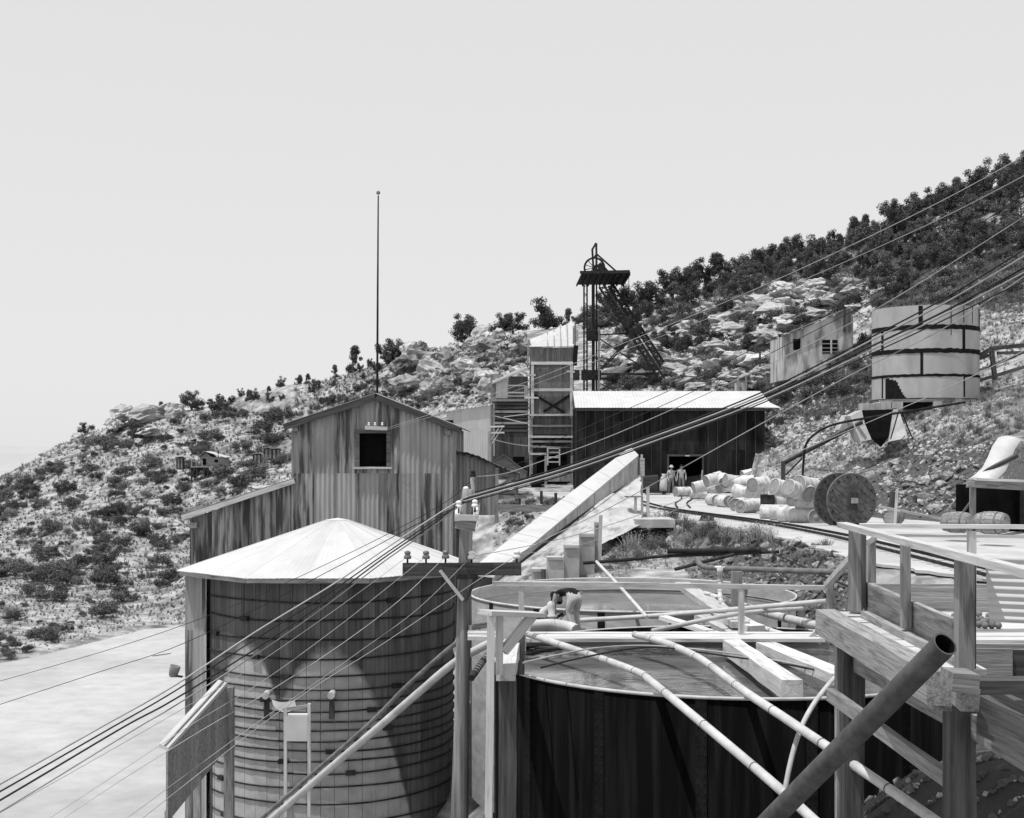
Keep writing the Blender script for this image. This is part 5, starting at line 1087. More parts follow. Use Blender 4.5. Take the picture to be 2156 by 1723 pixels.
# cables
WR = [('heavy_cable', 'top heavy cable of the bundle sweeping right over the water tank', [(2190,505,20),(2000,622,21.5),(1850,702,22.5),(1600,828,23.4),(1345,926,23.8),(1180,985,24),(985,1041,24)], 0.0131, 'wire_dark'),
 ('heavy_cable', 'pale heavy cable second in the bundle sweeping right', [(2190,520,19.8),(2000,632,21.3),(1850,709,22.4),(1600,834,23.3),(1345,931,23.7),(1180,990,23.9),(985,1046,23.9)], 0.0139, 'wire_pale'),
 ('heavy_cable', 'third dark cable of the bundle sweeping right', [(2190,545,19.8),(2000,650,21.2),(1850,722,22.3),(1600,840,23.2),(1345,936,23.6),(1180,994,23.8),(975,1052,23.8)], 0.0164, 'wire_dark'),
 ('heavy_cable', 'lowest pale cable of the bundle sweeping right', [(2190,556,19.6),(2000,657,21),(1850,730,22.2),(1600,846,23.1),(1345,941,23.5),(1180,998,23.7),(975,1056,23.7)], 0.0123, 'wire_pale'),
 ('heavy_cable', 'dark lowest strand under the bundle sweeping right', [(2190,575,19.6),(2000,668,21),(1850,738,22.2),(1600,851,23.1),(1345,945,23.5),(1180,1003,23.7),(975,1060,23.7)], 0.0107, 'wire_dark'),
 ('thin_wire', 'single pale wire just above the bundle to the gooseneck', [(2190,435,21),(1850,648,23),(1570,791,24),(1299,913,24.5),(1130,975,24.3),(1060,998,24.1),(998,1004,24)], 0.0075, 'wire_pale'),
 ('thin_wire', 'upper thin wire crossing the ridge trees to mill bracket', [(2250,275,22),(1950,440,26),(1600,605,33),(1340,712,40),(1080,815,46),(817,901,49.7)], 0.0075, 'wire_pale'),
 ('thin_wire', 'lower thin wire crossing the ridge trees to mill bracket', [(2250,320,22),(1950,475,26),(1600,628,33),(1340,728,40),(1080,825,46),(812,906,49.7)], 0.0075, 'wire_pale'),
 ('thin_wire', 'thin wire crossing the shed roof high above the bundle', [(2250,350,20),(1900,570,23),(1464,796,27),(1299,871,30),(1150,935,36),(1030,975,44)], 0.0068, 'wire_dark'),
 ('thin_wire', 'second thin wire crossing the shed roof above the bundle', [(2250,400,20),(1900,600,23),(1500,805,27),(1299,895,30),(1150,955,36),(1010,1003,40)], 0.0068, 'wire_dark'),
 ('thin_wire', 'long pale wire from crossarm passing before the tank base', [(2190,560,20.5),(1990,690,21.5),(1789,791,22.5),(1535,930,23.3),(1299,1061,23.7),(1150,1135,23.8),(1088,1170,23.8)], 0.0082, 'wire_pale'),
 ('thin_wire', 'lower pale wire passing in front of the drums and door', [(2190,722,20),(2000,815,21),(1820,893,22),(1600,985,23),(1400,1065,23.6),(1200,1130,23.8),(993,1172,23.8)], 0.0068, 'wire_pale'),
 ('thin_wire', 'faint wire low over the bank to the ledge post', [(1500,1040,36),(1420,1075,36),(1330,1112,36),(1212,1150,34),(1088,1168,24)], 0.0048, 'wire_pale'),
 ('left_cable', 'pale upper heavy cable running down left from the pole', [(985,1046,23.9),(937,1073,23.6),(820,1150,22.8),(699,1232,22),(536,1332,21),(367,1444,19.5),(215,1530,18.2),(20,1640,16.5),(-150,1735,15.2)], 0.0131, 'wire_pale'),
 ('left_cable', 'dark heavy cable directly under the pale one, running left', [(985,1052,23.8),(930,1086,23.4),(820,1160,22.6),(699,1244,21.8),(536,1347,20.8),(367,1456,19.3),(225,1538,18),(30,1650,16.3),(-140,1745,15)], 0.0115, 'wire_dark'),
 ('left_cable', 'third heavy cable running down left past the tank roof', [(975,1056,23.7),(900,1112,23),(804,1178,22.4),(680,1270,21.6),(548,1360,20.6),(367,1473,19.1),(262,1530,18.1),(60,1650,16.2),(-110,1750,15)], 0.0131, 'wire_dark'),
 ('left_cable', 'lowest heavy cable running down left past the tank roof', [(975,1060,23.7),(900,1118,23),(804,1186,22.4),(680,1280,21.6),(548,1372,20.6),(367,1487,19.1),(290,1532,18.1),(90,1655,16.2),(-70,1752,15)], 0.0107, 'wire_pale'),
 ('thin_wire', 'highest thin wire running left over the white tank roof', [(998,1004,24),(937,1058,24.5),(768,1149,25.5),(536,1257,27),(367,1323,28),(200,1377,29),(-20,1440,30)], 0.0061, 'wire_dark'),
 ('thin_wire', 'second thin wire running left over the white tank roof', [(966,1066,23.6),(880,1103,24),(768,1163,25),(629,1236,26),(536,1284,26.5),(367,1363,27.5),(200,1418,28.5),(-20,1490,30)], 0.0068, 'wire_dark'),
 ('thin_wire', 'pale wire from the leftmost insulator slanting down left', [(858,1172,23.8),(760,1245,23),(638,1332,22),(500,1425,21),(367,1503,20),(180,1610,18.5),(-60,1745,16.5)], 0.0048, 'wire_pale'),
 ('thin_wire', 'pale wire from the second insulator slanting down left', [(897,1172,23.8),(800,1250,23),(714,1318,22.3),(560,1430,21),(400,1528,19.8),(230,1640,18.5),(40,1765,17)], 0.0048, 'wire_pale'),
 ('thin_wire', 'pale wire from the third insulator slanting down left', [(938,1172,23.8),(840,1265,23),(714,1360,22.2),(560,1460,21),(436,1531,20),(260,1640,18.5),(70,1765,17)], 0.0054, 'wire_pale'),
 ('thin_wire', 'pale wire from the fourth insulator slanting down left', [(993,1172,23.8),(880,1282,22.9),(760,1370,22),(640,1455,21),(533,1528,20.2),(380,1640,19),(210,1765,17.5)], 0.0054, 'wire_pale'),
 ('thin_wire', 'pale wire from the rightmost white insulator slanting down left', [(1088,1170,23.8),(1017,1215,23.3),(958,1254,22.8),(800,1360,21.8),(660,1448,20.8),(533,1540,19.8),(380,1660,18.5),(240,1770,17.2)], 0.0061, 'wire_pale')]
for nm, lb2, pts, r_, mt_ in WR: solo_pipe(nm, lb2, 'cable' if 'cable' in nm else 'wire', [at(*p) for p in pts], r_, mt_, n=6, k=8)

# ------------------------------------------------------------ far cabins on the left slope
def ground_at(u, v):
    p, d = hit(u, v, 60)
    return (p, d) if p is not None else (at(u, v, 140), 140)
def far_cabin():
    d_ = 138; zb_ = Z(986, d_)
    c = thing('far_cabin', 'tiny cabin with bright tin roof on stilts on the left slope', 'cabin', at(448, 988, d_))
    x0, x1 = X(421, d_), X(471, d_); z0, z1 = Z(982, d_), Z(963, d_); xm = X(433, d_)
    MB().box((x0, d_, z0), (x1, d_+2.6, z1)).to('wall', 'wood_old', c)
    MB().prism([(x0, d_+.001, z1), (X(446, d_), d_+.001, z1), (xm, d_+.001, Z(953, d_))], (0, 2.6, 0)).to('gable', 'wood_old', c)
    roof_sheets(c, (x1+.2, d_-.3, z1-.02), (x1+.2, d_+2.8, z1), (xm, d_-.3, Z(951, d_)), (xm, d_+2.8, Z(951, d_)), 4, 'white_roof')
    roof_sheets(c, (x0-.2, d_-.3, z1-.02), (x0-.2, d_+2.8, z1), (xm, d_-.3, Z(951, d_)), (xm, d_+2.8, Z(951, d_)), 2, 'grey_sheet')
    MB().box((X(426, d_), d_-.03, Z(979, d_)), (X(434, d_), d_, Z(966, d_))).to('door', 'interior', c)
    MB().box((X(452, d_), d_-.03, Z(974, d_)), (X(459, d_), d_, Z(968, d_))).to('window', 'interior', c)
    beam('porch_floor', (X(409, d_), d_-.9, z0-.05), (X(445, d_), d_-.9, z0-.05), 1.4, .1, 'wood_old', c)
    for u_ in (410, 421, 436, 444): beam('stilt', (X(u_, d_), d_-1.4, z0-1.6), (X(u_, d_), d_-1.4, z0), .14, .14, 'wood_dark', c)
    for u_ in (410, 421, 432): beam('porch_post', (X(u_, d_), d_-1.4, z0), (X(u_, d_), d_-1.4, z0+.6), .1, .1, 'wood_old', c)
    beam('porch_rail', (X(409, d_), d_-1.4, z0+.5), (X(434, d_), d_-1.4, z0+.5), .08, .1, 'wood_old', c)
    for k in range(5): beam('stair_tread', (X(446+k*2.6, d_), d_-1.2, z0-.1-.15*k), (X(446+k*2.6, d_), d_-.4, z0-.1-.15*k), .2, .06, 'wood_new', c)
    beam('stovepipe', (X(455, d_), d_+1, z1), (X(455, d_), d_+1, Z(949, d_)), .1, .1, 'dark_iron', c)
far_cabin()
for u0, u1, v0, v1, d_, lb2 in ((371, 384, 964, 983, 136, 'tiny dark outhouse left of the far cabin'), (532, 547, 957, 989, 137, 'narrow grey outhouse right of the far cabin'), (555, 571, 945, 962, 142, 'tiny dark shack behind the outhouses, left of the pair'), (571, 588, 946, 963, 142, 'tiny weathered shack beside the dark one, nearest the mill')):
    c = thing('outhouse', lb2, 'outhouse', at((u0+u1)/2, v1, d_)); x0, x1 = X(u0, d_), X(u1, d_)
    for k in range(4): beam('board', (x0+(x1-x0)*(k+.5)/4, d_, Z(v1+4, d_)), (x0+(x1-x0)*(k+.5)/4, d_, Z(v0+1, d_)), .06, (x1-x0)/4*.97, 'wood_old' if k % 2 else 'wood_dark', c, up=(1, 0, 0))
    MB().box((x0+.02, d_+.06, Z(v1+6, d_)), (x1-.02, d_+1.0, Z(v0+2, d_))).to('shell', 'wood_dark', c)
    MB().prism([(x0-.1, d_-.15, Z(v0-1, d_)), (x1+.1, d_-.15, Z(v0-2, d_)), (x1+.1, d_+1.2, Z(v0+3, d_)), (x0-.1, d_+1.2, Z(v0+3, d_))], (0, 0, .06)).to('roof', 'grey_sheet', c)

mb = MB(); pth = crom([(405, 1002, 0), (450, 996, 0), (490, 1004, 0), (520, 1022, 0), (560, 1030, 0), (612, 1020, 0)], 8)
for q_ in pth:
    p_, d_ = hit(q_.x, q_.y, 60)
    if p_ is None: continue
    for dz_ in (-.55, .55): mb.v.append(Vector((p_.x, p_.y+dz_, zt(p_.x, p_.y+dz_)+.12)))
mb.f = [(2*i, 2*i+2, 2*i+3, 2*i+1) for i in range(len(mb.v)//2-1)]
mb.to('footpath', 'yard_dust', None)['kind'] = 'structure'

# ------------------------------------------------------------ people
def person(label, cat, world, J, cols, hat, mats, scale=1.0):
    """J: joints (pos, radius); cols: function(part id) -> slot; one continuous skin with fingers, plus face and hat"""
    names = list(J); me = bpy.data.meshes.new('fig')
    E = [('pelvis','spine'),('spine','chest'),('chest','neck'),('neck','head')]
    for s in 'lr': E += [('pelvis','hip_'+s),('hip_'+s,'knee_'+s),('knee_'+s,'ankle_'+s),('ankle_'+s,'toe_'+s),('chest','sho_'+s),('sho_'+s,'elb_'+s),('elb_'+s,'wri_'+s),('wri_'+s,'palm_'+s)]
    me.from_pydata([J[n][0] for n in names], [(names.index(a), names.index(b)) for a, b in E], [])
    ob = bpy.data.objects.new('fig', me); col.objects.link(ob)
    md = ob.modifiers.new('s', 'SKIN'); md.use_smooth_shade = True
    if not me.skin_vertices: me.attributes.new('x', 'FLOAT', 'POINT')
    sv = me.skin_vertices[0].data
    for i, n in enumerate(names): sv[i].radius = (J[n][1], J[n][1]*(.75 if n in ('chest', 'spine', 'pelvis') else 1)); sv[i].use_root = (n == 'pelvis')
    sb_ = ob.modifiers.new('u', 'SUBSURF'); sb_.levels = 2; sb_.render_levels = 2
    dg = bpy.context.evaluated_depsgraph_get(); dg.update(); me2 = bpy.data.meshes.new_from_object(ob.evaluated_get(dg))
    bpy.data.objects.remove(ob)
    mb = MB(); mb.v = [v.co.copy() for v in me2.vertices]; mb.f = [tuple(p.vertices) for p in me2.polygons]
    seg = [(Vector(J[a][0]), Vector(J[b][0]), cols(a, b)) for a, b in E]
    def slot(c):
        best = None
        for a, b, s_ in seg:
            t = max(0, min(1, (c-a).dot(b-a)/max(1e-9, (b-a).length_squared))); d_ = (c-(a+(b-a)*t)).length
            if best is None or d_ < best[0]: best = (d_, s_)
        return best[1]
    sl = [slot(sum((mb.v[i] for i in f), Vector())/len(f)) for f in mb.f]
    nb = len(mb.f)
    for s in 'lr':                                   # five unequal bent fingers on each palm
        w_, p_ = Vector(J['wri_'+s][0]), Vector(J['palm_'+s][0]); d_ = (p_-w_).normalized(); sd = d_.cross(Vector((0, 0, 1)) if abs(d_.z) < .9 else Vector((1, 0, 0))).normalized(); cu = d_.cross(sd)
        for k, ln in enumerate((.065, .078, .083, .075, .06)):
            if k == 0: q0 = w_.lerp(p_, .5)+sd*.03; q1 = q0+(sd*.6+d_*.8).normalized()*.04; q2 = q1+(d_+cu*.3).normalized()*.03
            else: q0 = p_+sd*(.03-.018*(k-1)); q1 = q0+d_*ln*.55; q2 = q1+(d_+cu*.6).normalized()*ln*.5
            mb.tube([q0, q1, q2], [.0095, .009, .007], 6)
    hc = Vector(J['head'][0]); hd = (hc-Vector(J['neck'][0])).normalized(); fw = J.get('face', ((0, -1, 0),))[0]; fw = Vector(fw); fw = (fw-hd*fw.dot(hd)).normalized(); rt = hd.cross(fw)
    c_ = hc+hd*.06
    ring = []; n0 = len(mb.v)
    for i in range(11):                              # shaped head: cranium, brow, jaw
        th = math.pi*i/10; z_ = math.cos(th)*.125
        for k in range(16):
            ph = 2*math.pi*k/16; rr = math.sin(th)*.085; f_ = math.cos(ph); x_ = rr*math.sin(ph)*(.92 if z_ > -.04 else .8); y_ = rr*f_*1.12+(.012 if f_ > .8 and z_ < .03 else 0)
            if f_ > .97 and -.03 < z_ < .03: y_ += .022
            mb.v.append(c_+rt*x_+fw*y_+hd*z_)
    for i in range(10):
        for k in range(16): mb.f.append((n0+i*16+k, n0+(i+1)*16+k, n0+(i+1)*16+(k+1) % 16, n0+i*16+(k+1) % 16))
    for sg in (-1, 1):
        e_ = c_+rt*.083*sg; mb.tube([e_+hd*.03, e_+rt*.012*sg, e_-hd*.035], [.008, .014, .009], 6)
        mb.tube([c_+rt*.032*sg+fw*.088+hd*.012, c_+rt*.032*sg+fw*.097+hd*.012], [.013, .008], 6)
    mb.tube([c_+fw*.085-hd*.055-rt*.025, c_+fw*.1-hd*.052, c_+fw*.085-hd*.055+rt*.025], [.005, .008, .005], 6)
    sl += [mats.index('skin')]*(len(mb.f)-nb)
    me3 = mkmesh('person', mb.v, mb.f, mats, True); me3.polygons.foreach_set('material_index', sl)
    o = link(bpy.data.objects.new('person', me3), None, world @ Matrix.Scale(scale, 4)); tag(o, label, cat)
    W_ = Wm[o.name]; q = Matrix((rt, fw, hd)).transposed().to_4x4(); q.translation = c_+hd*.03
    if hat: MB().lathe(hat[1], 18).to('hat', hat[0], o, True, local=True, world=W_ @ q)
    MB().lathe([(.089, -.06), (.091, .0), (.08, .06), (.04, .1)], 14).to('hair', 'hair', o, True, local=True, world=W_ @ q @ T((0, -.02, -.02)) @ Matrix.Scale(.98, 4))
    return o
def standing(lean=0, arm=0):
    J = {'pelvis': ((0, 0, .96), .135), 'spine': ((0, -.01, 1.14), .13), 'chest': ((0, 0, 1.34), .15), 'neck': ((0, 0, 1.5), .058), 'head': ((0, -.02, 1.6), .06)}
    for s, g in (('l', -1), ('r', 1)):
        J['hip_'+s] = ((.1*g, 0, .9), .1); J['knee_'+s] = ((.12*g, -.04-.05*lean*g, .5), .068); J['ankle_'+s] = ((.13*g, .04-.08*lean*g, .08), .045); J['toe_'+s] = ((.15*g, -.12-.08*lean*g, .035), .042)
        J['sho_'+s] = ((.19*g, .01, 1.4), .075); J['elb_'+s] = ((.26*g, .05, 1.13), .05); J['wri_'+s] = ((.27*g, -.05-arm*.1, .9), .034); J['palm_'+s] = ((.27*g, -.07-arm*.12, .82), .03)
    J['face'] = ((-.3, -1, 0), 0); return J
def colset(shirt, pants):
    def f(a, b):
        k = a.split('_')[0]+b.split('_')[0]
        if a in ('neck',) or b == 'palm_l' or b == 'palm_r': return 0
        if 'toe' in b: return 3
        if 'hip' in b or 'knee' in b or 'ankle' in b: return 2
        return 1
    return f
cap = [(.10, 0), (.105, .02), (.1, .06), (.06, .1), (.02, .11)]; brim = [(.16, .0), (.165, .008), (.105, .015), (.1, .07), (.07, .11), (.02, .11)]
person('person in pale shirt and light hat beside the shed doorway', 'person', T((X(1413, 88.5), 88.5, .04)) @ Matrix.Rotation(.35, 4, 'Z'), standing(.3, 1), colset(1, 2), ('canvas', brim), ['skin', 'cloth_light', 'cloth_mid', 'cloth_dark'], 1.03)
person('person in pale shirt and dark cap walking out of the shed doorway', 'person', T((X(1435, 89.2), 89.2, .04)) @ Matrix.Rotation(-.15, 4, 'Z'), standing(.9, .4), colset(1, 2), ('cloth_dark', cap), ['skin', 'cloth_light', 'cloth_mid', 'cloth_dark'], 1.05)
# the stooping worker between the tanks: body turned to the left, back almost level
JB = {'pelvis': ((.05, 0, .74), .145), 'spine': ((-.10, .0, .83), .14), 'chest': ((-.31, 0, .79), .15), 'neck': ((-.42, -.01, .74), .07), 'head': ((-.47, -.02, .70), .08), 'face': ((-.5, 0, -.8), 0)}
for s, g in (('l', 1), ('r', -1)):
    JB['hip_'+s] = ((.05, .1*g, .68), .105); JB['knee_'+s] = ((-.05-.03*g, .12*g, .38), .07); JB['ankle_'+s] = ((.05-.05*g, .13*g, .08), .047); JB['toe_'+s] = ((-.1-.05*g, .14*g, .035), .042)
    JB['sho_'+s] = ((-.34, .19*g, .76), .075); JB['elb_'+s] = ((-.39, .22*g, .50), .05); JB['wri_'+s] = ((-.47, .12*g, .30), .035); JB['palm_'+s] = ((-.51, .09*g, .24), .03)
def colb(a, b):
    if a == 'neck' or b.startswith('palm'): return 0
    if 'toe' in b: return 3
    if 'hip' in b or 'knee' in b or 'ankle' in b: return 2
    if 'elb' in b or 'wri' in b: return 0
    return 1
person('worker in dark shirt and pale trousers stooping over the pump between the tanks', 'person', T((X(1208, 27.8), 27.8, Z(1329, 27.8))) @ Matrix.Rotation(-.95, 4, 'Z'), JB, colb, ('cloth_dark', brim), ['skin', 'cloth_dark', 'cloth_light', 'cloth_dark'], .98)

# ------------------------------------------------------------ rocks
def hullrock(seed, n, flat=.75):
    rng = random.Random(seed); bm = bmesh.new()
    for _ in range(n):
        v = Vector((rng.gauss(0, 1), rng.gauss(0, 1), rng.gauss(0, 1))).normalized()*rng.uniform(.75, 1.0); bm.verts.new((v.x, v.y*rng.uniform(.8, 1), v.z*flat))
    r_ = bmesh.ops.convex_hull(bm, input=bm.verts); bmesh.ops.delete(bm, geom=[g for g in r_['geom_interior'] if isinstance(g, bmesh.types.BMVert)], context='VERTS')
    return bm
def boulder_mesh(seed, m_):
    bm = hullrock(seed, 26, .8); bmesh.ops.triangulate(bm, faces=bm.faces[:])
    bmesh.ops.subdivide_edges(bm, edges=bm.edges[:], cuts=3, use_grid_fill=True); bmesh.ops.triangulate(bm, faces=bm.faces[:])
    for v in bm.verts:
        q = v.co+Vector((seed*7.1, 0, 0)); v.co += v.co.normalized()*(noise.fractal(Vector((q.x*2, q.y*2, q.z*3.4)), 1, 2, 5)*.24-.2*max(0, .22-abs(noise.noise(q*1.3)))*4)
    me = bpy.data.meshes.new('boulder'); bm.to_mesh(me); bm.free(); me.materials.append(M[m_])
    me.polygons.foreach_set('use_smooth', [False]*len(me.polygons)); return me
def rock_mesh(seed, m_):
    bm = hullrock(seed, 13, .7); me = bpy.data.meshes.new('rock'); bm.to_mesh(me); bm.free(); me.materials.append(M[m_]); return me
BLD = [boulder_mesh(k, 'pale_rock') for k in range(7)]; BLD2 = [boulder_mesh(k+20, 'crag') for k in range(6)]
RK = [rock_mesh(k, 'rock') for k in range(8)]; RKP = [rock_mesh(k+40, 'pale_rock') for k in range(6)]
rng = random.Random(5)
def rm(p, s, sq=(1, 1, .8), tilt=.4): return T(p) @ Matrix.Rotation(rng.uniform(0, 6.28), 4, 'Z') @ Matrix.Rotation(rng.uniform(-tilt, tilt), 4, 'X') @ Matrix.Diagonal((s*sq[0]*rng.uniform(.8, 1.25), s*sq[1]*rng.uniform(.8, 1.25), s*sq[2]*rng.uniform(.8, 1.2), 1))
def piece(nm, me_, w_): return link(bpy.data.objects.new(nm, me_), hill, w_)
# big rounded boulders on the left shoulder
for u_, v_, d_, s_, ax_ in ((260,872,168,1.75,(1.1,.9,.95)),(310,876,167,2.0,(1.2,.9,.9)),(240,892,166,1.3,(1,1,1)),(315,912,160,1.5,(1.25,.9,.85)),(370,872,168,1.8,(.9,.9,1)),(345,858,171,1.1,(1,1,.8)),(118,962,182,1.9,(1.4,1,.7)),(142,945,180,1.5,(1.1,1,.9)),(165,925,178,1.4,(1,1,1)),(98,978,184,1.2,(1.4,1,.6)),(195,912,176,1.0,(1,1,.9)),(290,930,158,.9,(1.2,1,.8))):
    piece('boulder', rng.choice(BLD), rm(at(u_, v_, d_-1), s_*1.08, ax_, .5))
nb = 12
def scatter_rocks(n, poly, smin, smax, meshes, nm='rock', sink=.25, d0=20, sq=(1, 1, .8), tilt=.4):
    us = [p[0] for p in poly]; vs_ = [p[1] for p in poly]; k = 0; t = 0
    while k < n and t < n*20:
        t += 1; u_, v_ = rng.uniform(min(us), max(us)), rng.uniform(min(vs_), max(vs_))
        ins = False; j = len(poly)-1
        for i in range(len(poly)):
            if (poly[i][1] > v_) != (poly[j][1] > v_) and u_ < (poly[j][0]-poly[i][0])*(v_-poly[i][1])/(poly[j][1]-poly[i][1])+poly[i][0]: ins = not ins
            j = i
        if not ins: continue
        p, d_ = hit(u_, v_, d0)
        if p is None: continue
        s_ = smin*(smax/smin)**(rng.random()**1.6)*d_/F       # sizes given in pixels
        piece(nm, rng.choice(meshes), rm(p+Vector((0, 0, s_*(.4-sink))), s_, sq, tilt)); k += 1
crop = [(800,800),(880,735),(960,712),(1110,702),(1112,830),(1030,850),(950,862),(880,845)]
scatter_rocks(30, crop, 20, 44, BLD+BLD2, 'boulder', .1, 70, (1, 1, 1.05)); scatter_rocks(50, crop, 8, 18, BLD+BLD2[:2], 'boulder', .1, 70, (1, 1, 1))
for u_, v_, s_ in ((905,800,34),(945,790,30),(985,780,32),(1020,800,30),(930,825,36),(1075,765,26),(1010,760,26),(890,770,28)):
    p, d_ = hit(u_, v_, 70)
    if p is not None: piece('boulder', rng.choice(BLD2), rm(p, s_*d_/F, (1, 1, 1.05), .3))
led = [(1380,720),(1500,640),(1640,610),(1760,590),(1870,610),(1850,660),(1780,655),(1650,700),(1640,770),(1560,830),(1470,830),(1380,800),(1280,815),(1270,720)]
scatter_rocks(185, led, 12, 42, BLD, 'boulder', .12, 75, (1.3, 1.1, .75))
scatter_rocks(8, [(1985,480),(2040,465),(2050,485),(1990,495)], 10, 18, BLD, 'boulder', .2, 75, (1.4, 1, .6))
bank1 = [(1850,990),(1960,950),(2060,990),(2060,1075),(1960,1085),(1860,1070)]; bank2 = [(1480,1165),(1640,1140),(1760,1180),(1790,1250),(1760,1300),(1640,1290),(1570,1240),(1500,1215)]
bank3 = [(2065,640),(2114,600),(2156,600),(2156,720),(2070,700)]; bank4 = [(1590,900),(1700,830),(1800,870),(1760,960),(1680,1020),(1600,1010)]
scatter_rocks(122, bank1, 9, 18, RKP+RK[:2], sink=.05, d0=30, sq=(1, 1, 1.15), tilt=1.4); scatter_rocks(118, bank2, 9, 19, RKP[:4]+RK, sink=.0, d0=25, sq=(1, 1, 1.2), tilt=1.4); scatter_rocks(30, bank4, 4, 12, RKP+RK[:2]); scatter_rocks(20, bank3, 4, 9, RKP, d0=60)
scatter_rocks(22, [(1890,1470),(2000,1470),(2000,1620),(1880,1620)], 10, 26, RK+RKP, d0=12, sink=.2)
# left-over small stones: one mass
mb = MB(); tm = [(m_.vertices, m_.polygons) for m_ in RK[:5]]
tv = [([v.co.copy() for v in m_.vertices], [tuple(p.vertices) for p in m_.polygons]) for m_ in RK[:5]]
def rubble(n, box_, smin, smax, d0=20):
    for _ in range(n):
        u_, v_ = rng.uniform(box_[0], box_[2]), rng.uniform(box_[1], box_[3]); p, d_ = hit(u_, v_, d0)
        if p is None: continue
        s_ = rng.uniform(smin, smax)*d_/F; vs_, fs_ = rng.choice(tv); w_ = rm(p, s_, (1, 1, 1.1), 1.4); mb.add([w_ @ v for v in vs_], fs_)
rubble(350, (1840, 930, 2110, 1090), 3, 8, 30); rubble(350, (1470, 1130, 1790, 1310), 3, 8, 25); rubble(700, (1580, 850, 1850, 1030), 2, 6); rubble(700, (1600, 810, 1850, 950), 3, 9, 45); rubble(300, (1880, 860, 2110, 960), 3, 8, 45); rubble(250, (800, 720, 1110, 860), 3, 8, 70); rubble(260, (1270, 640, 1850, 830), 3, 8, 75)
rubble(500, (1040, 1050, 1320, 1240), 2, 6, 40); rubble(500, (41, 1270, 390, 1410), 1.2, 4, 60); rubble(150, (1800, 1400, 2156, 1723), 5, 12, 10); rubble(250, (41, 1000, 600, 1300), 1.5, 4, 60); rubble(200, (1300, 1085, 1500, 1200), 2, 5)
for _ in range(420):                                  # scattered pebbles on the tailings
    u_, v_ = rng.uniform(-20, 400), rng.uniform(1330, 1723); d_ = F*(CZ+8)/(v_-HZ); vs_, fs_ = rng.choice(tv)
    if Z(v_, d_) < -7.9 and zt(X(u_, d_), d_) < -8: w_ = rm(Vector((X(u_, d_), d_, -7.99)), rng.uniform(.4, 1.6)*rng.random()*d_/F); mb.add([w_ @ v for v in vs_], fs_)
rb = mb.to('loose_rubble', 'pale_rock', None); rb['kind'] = 'stuff'
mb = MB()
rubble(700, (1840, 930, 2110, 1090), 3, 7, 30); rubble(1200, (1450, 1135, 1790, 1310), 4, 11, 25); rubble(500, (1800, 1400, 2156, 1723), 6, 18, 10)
rb = mb.to('bank_rubble', 'gap_shade_rubble', None); rb['kind'] = 'stuff'

# ------------------------------------------------------------ plants
def leaf_cloud(mb, blobs, per, size, rng_, zmin=-9):
    for (c, r_) in blobs:
        for _ in range(per):
            d_ = Vector((rng_.gauss(0, 1), rng_.gauss(0, 1), rng_.gauss(0, 1))).normalized(); p = Vector(c)+d_*r_*(rng_.random()**.4)
            if p.z < zmin: p.z = zmin+rng_.random()*.05
            nrm = (d_+Vector((rng_.gauss(0, .7), rng_.gauss(0, .7), rng_.gauss(0, .7)))).normalized(); a = nrm.orthogonal().normalized(); a = (Matrix.Rotation(rng_.uniform(0, 6.28), 3, nrm) @ a); b = nrm.cross(a)
            s_ = size*rng_.uniform(.6, 1.4); n = len(mb.v)
            mb.v += [p-a*s_, p-b*s_*.45, p+a*s_, p+b*s_*.45]; mb.f.append((n, n+1, n+2, n+3))
def bush_mesh(seed, m_, low=.62):
    r_ = random.Random(seed); mb = MB(); bl = []
    for _ in range(13):
        a = r_.uniform(0, 6.28); q = r_.random()**.6*.68; bl.append(((q*math.cos(a), q*math.sin(a), .22+r_.random()*low*(1-.5*q)), r_.uniform(.22, .36)))
    leaf_cloud(mb, bl, 135, .058, r_, .0); return mkmesh('bush', mb.v, mb.f, m_)
def twig_mesh(seed, m_, n=150, h=1.0):                 # upright dry brush
    r_ = random.Random(seed); mb = MB()
    for _ in range(n):
        a = r_.uniform(0, 6.28); q = r_.random()*.35; p = Vector((q*math.cos(a), q*math.sin(a), 0)); t = p*r_.uniform(1.2, 2.8)+Vector((r_.gauss(0, .1), r_.gauss(0, .1), h*r_.uniform(.45, 1.0)))
        s_ = Vector((r_.gauss(0, 1), r_.gauss(0, 1), 0)).normalized()*.02; mb.add([p-s_, p+s_, t], [(0, 1, 2)])
        for _ in range(2):
            l_ = p.lerp(t, r_.uniform(.4, 1)); d_ = Vector((r_.gauss(0, 1), r_.gauss(0, 1), r_.gauss(0, 1))).normalized()*.07; mb.add([l_, l_+d_, l_+d_.orthogonal().normalized()*.05], [(0, 1, 2)])
    return mkmesh('brush', mb.v, mb.f, m_)
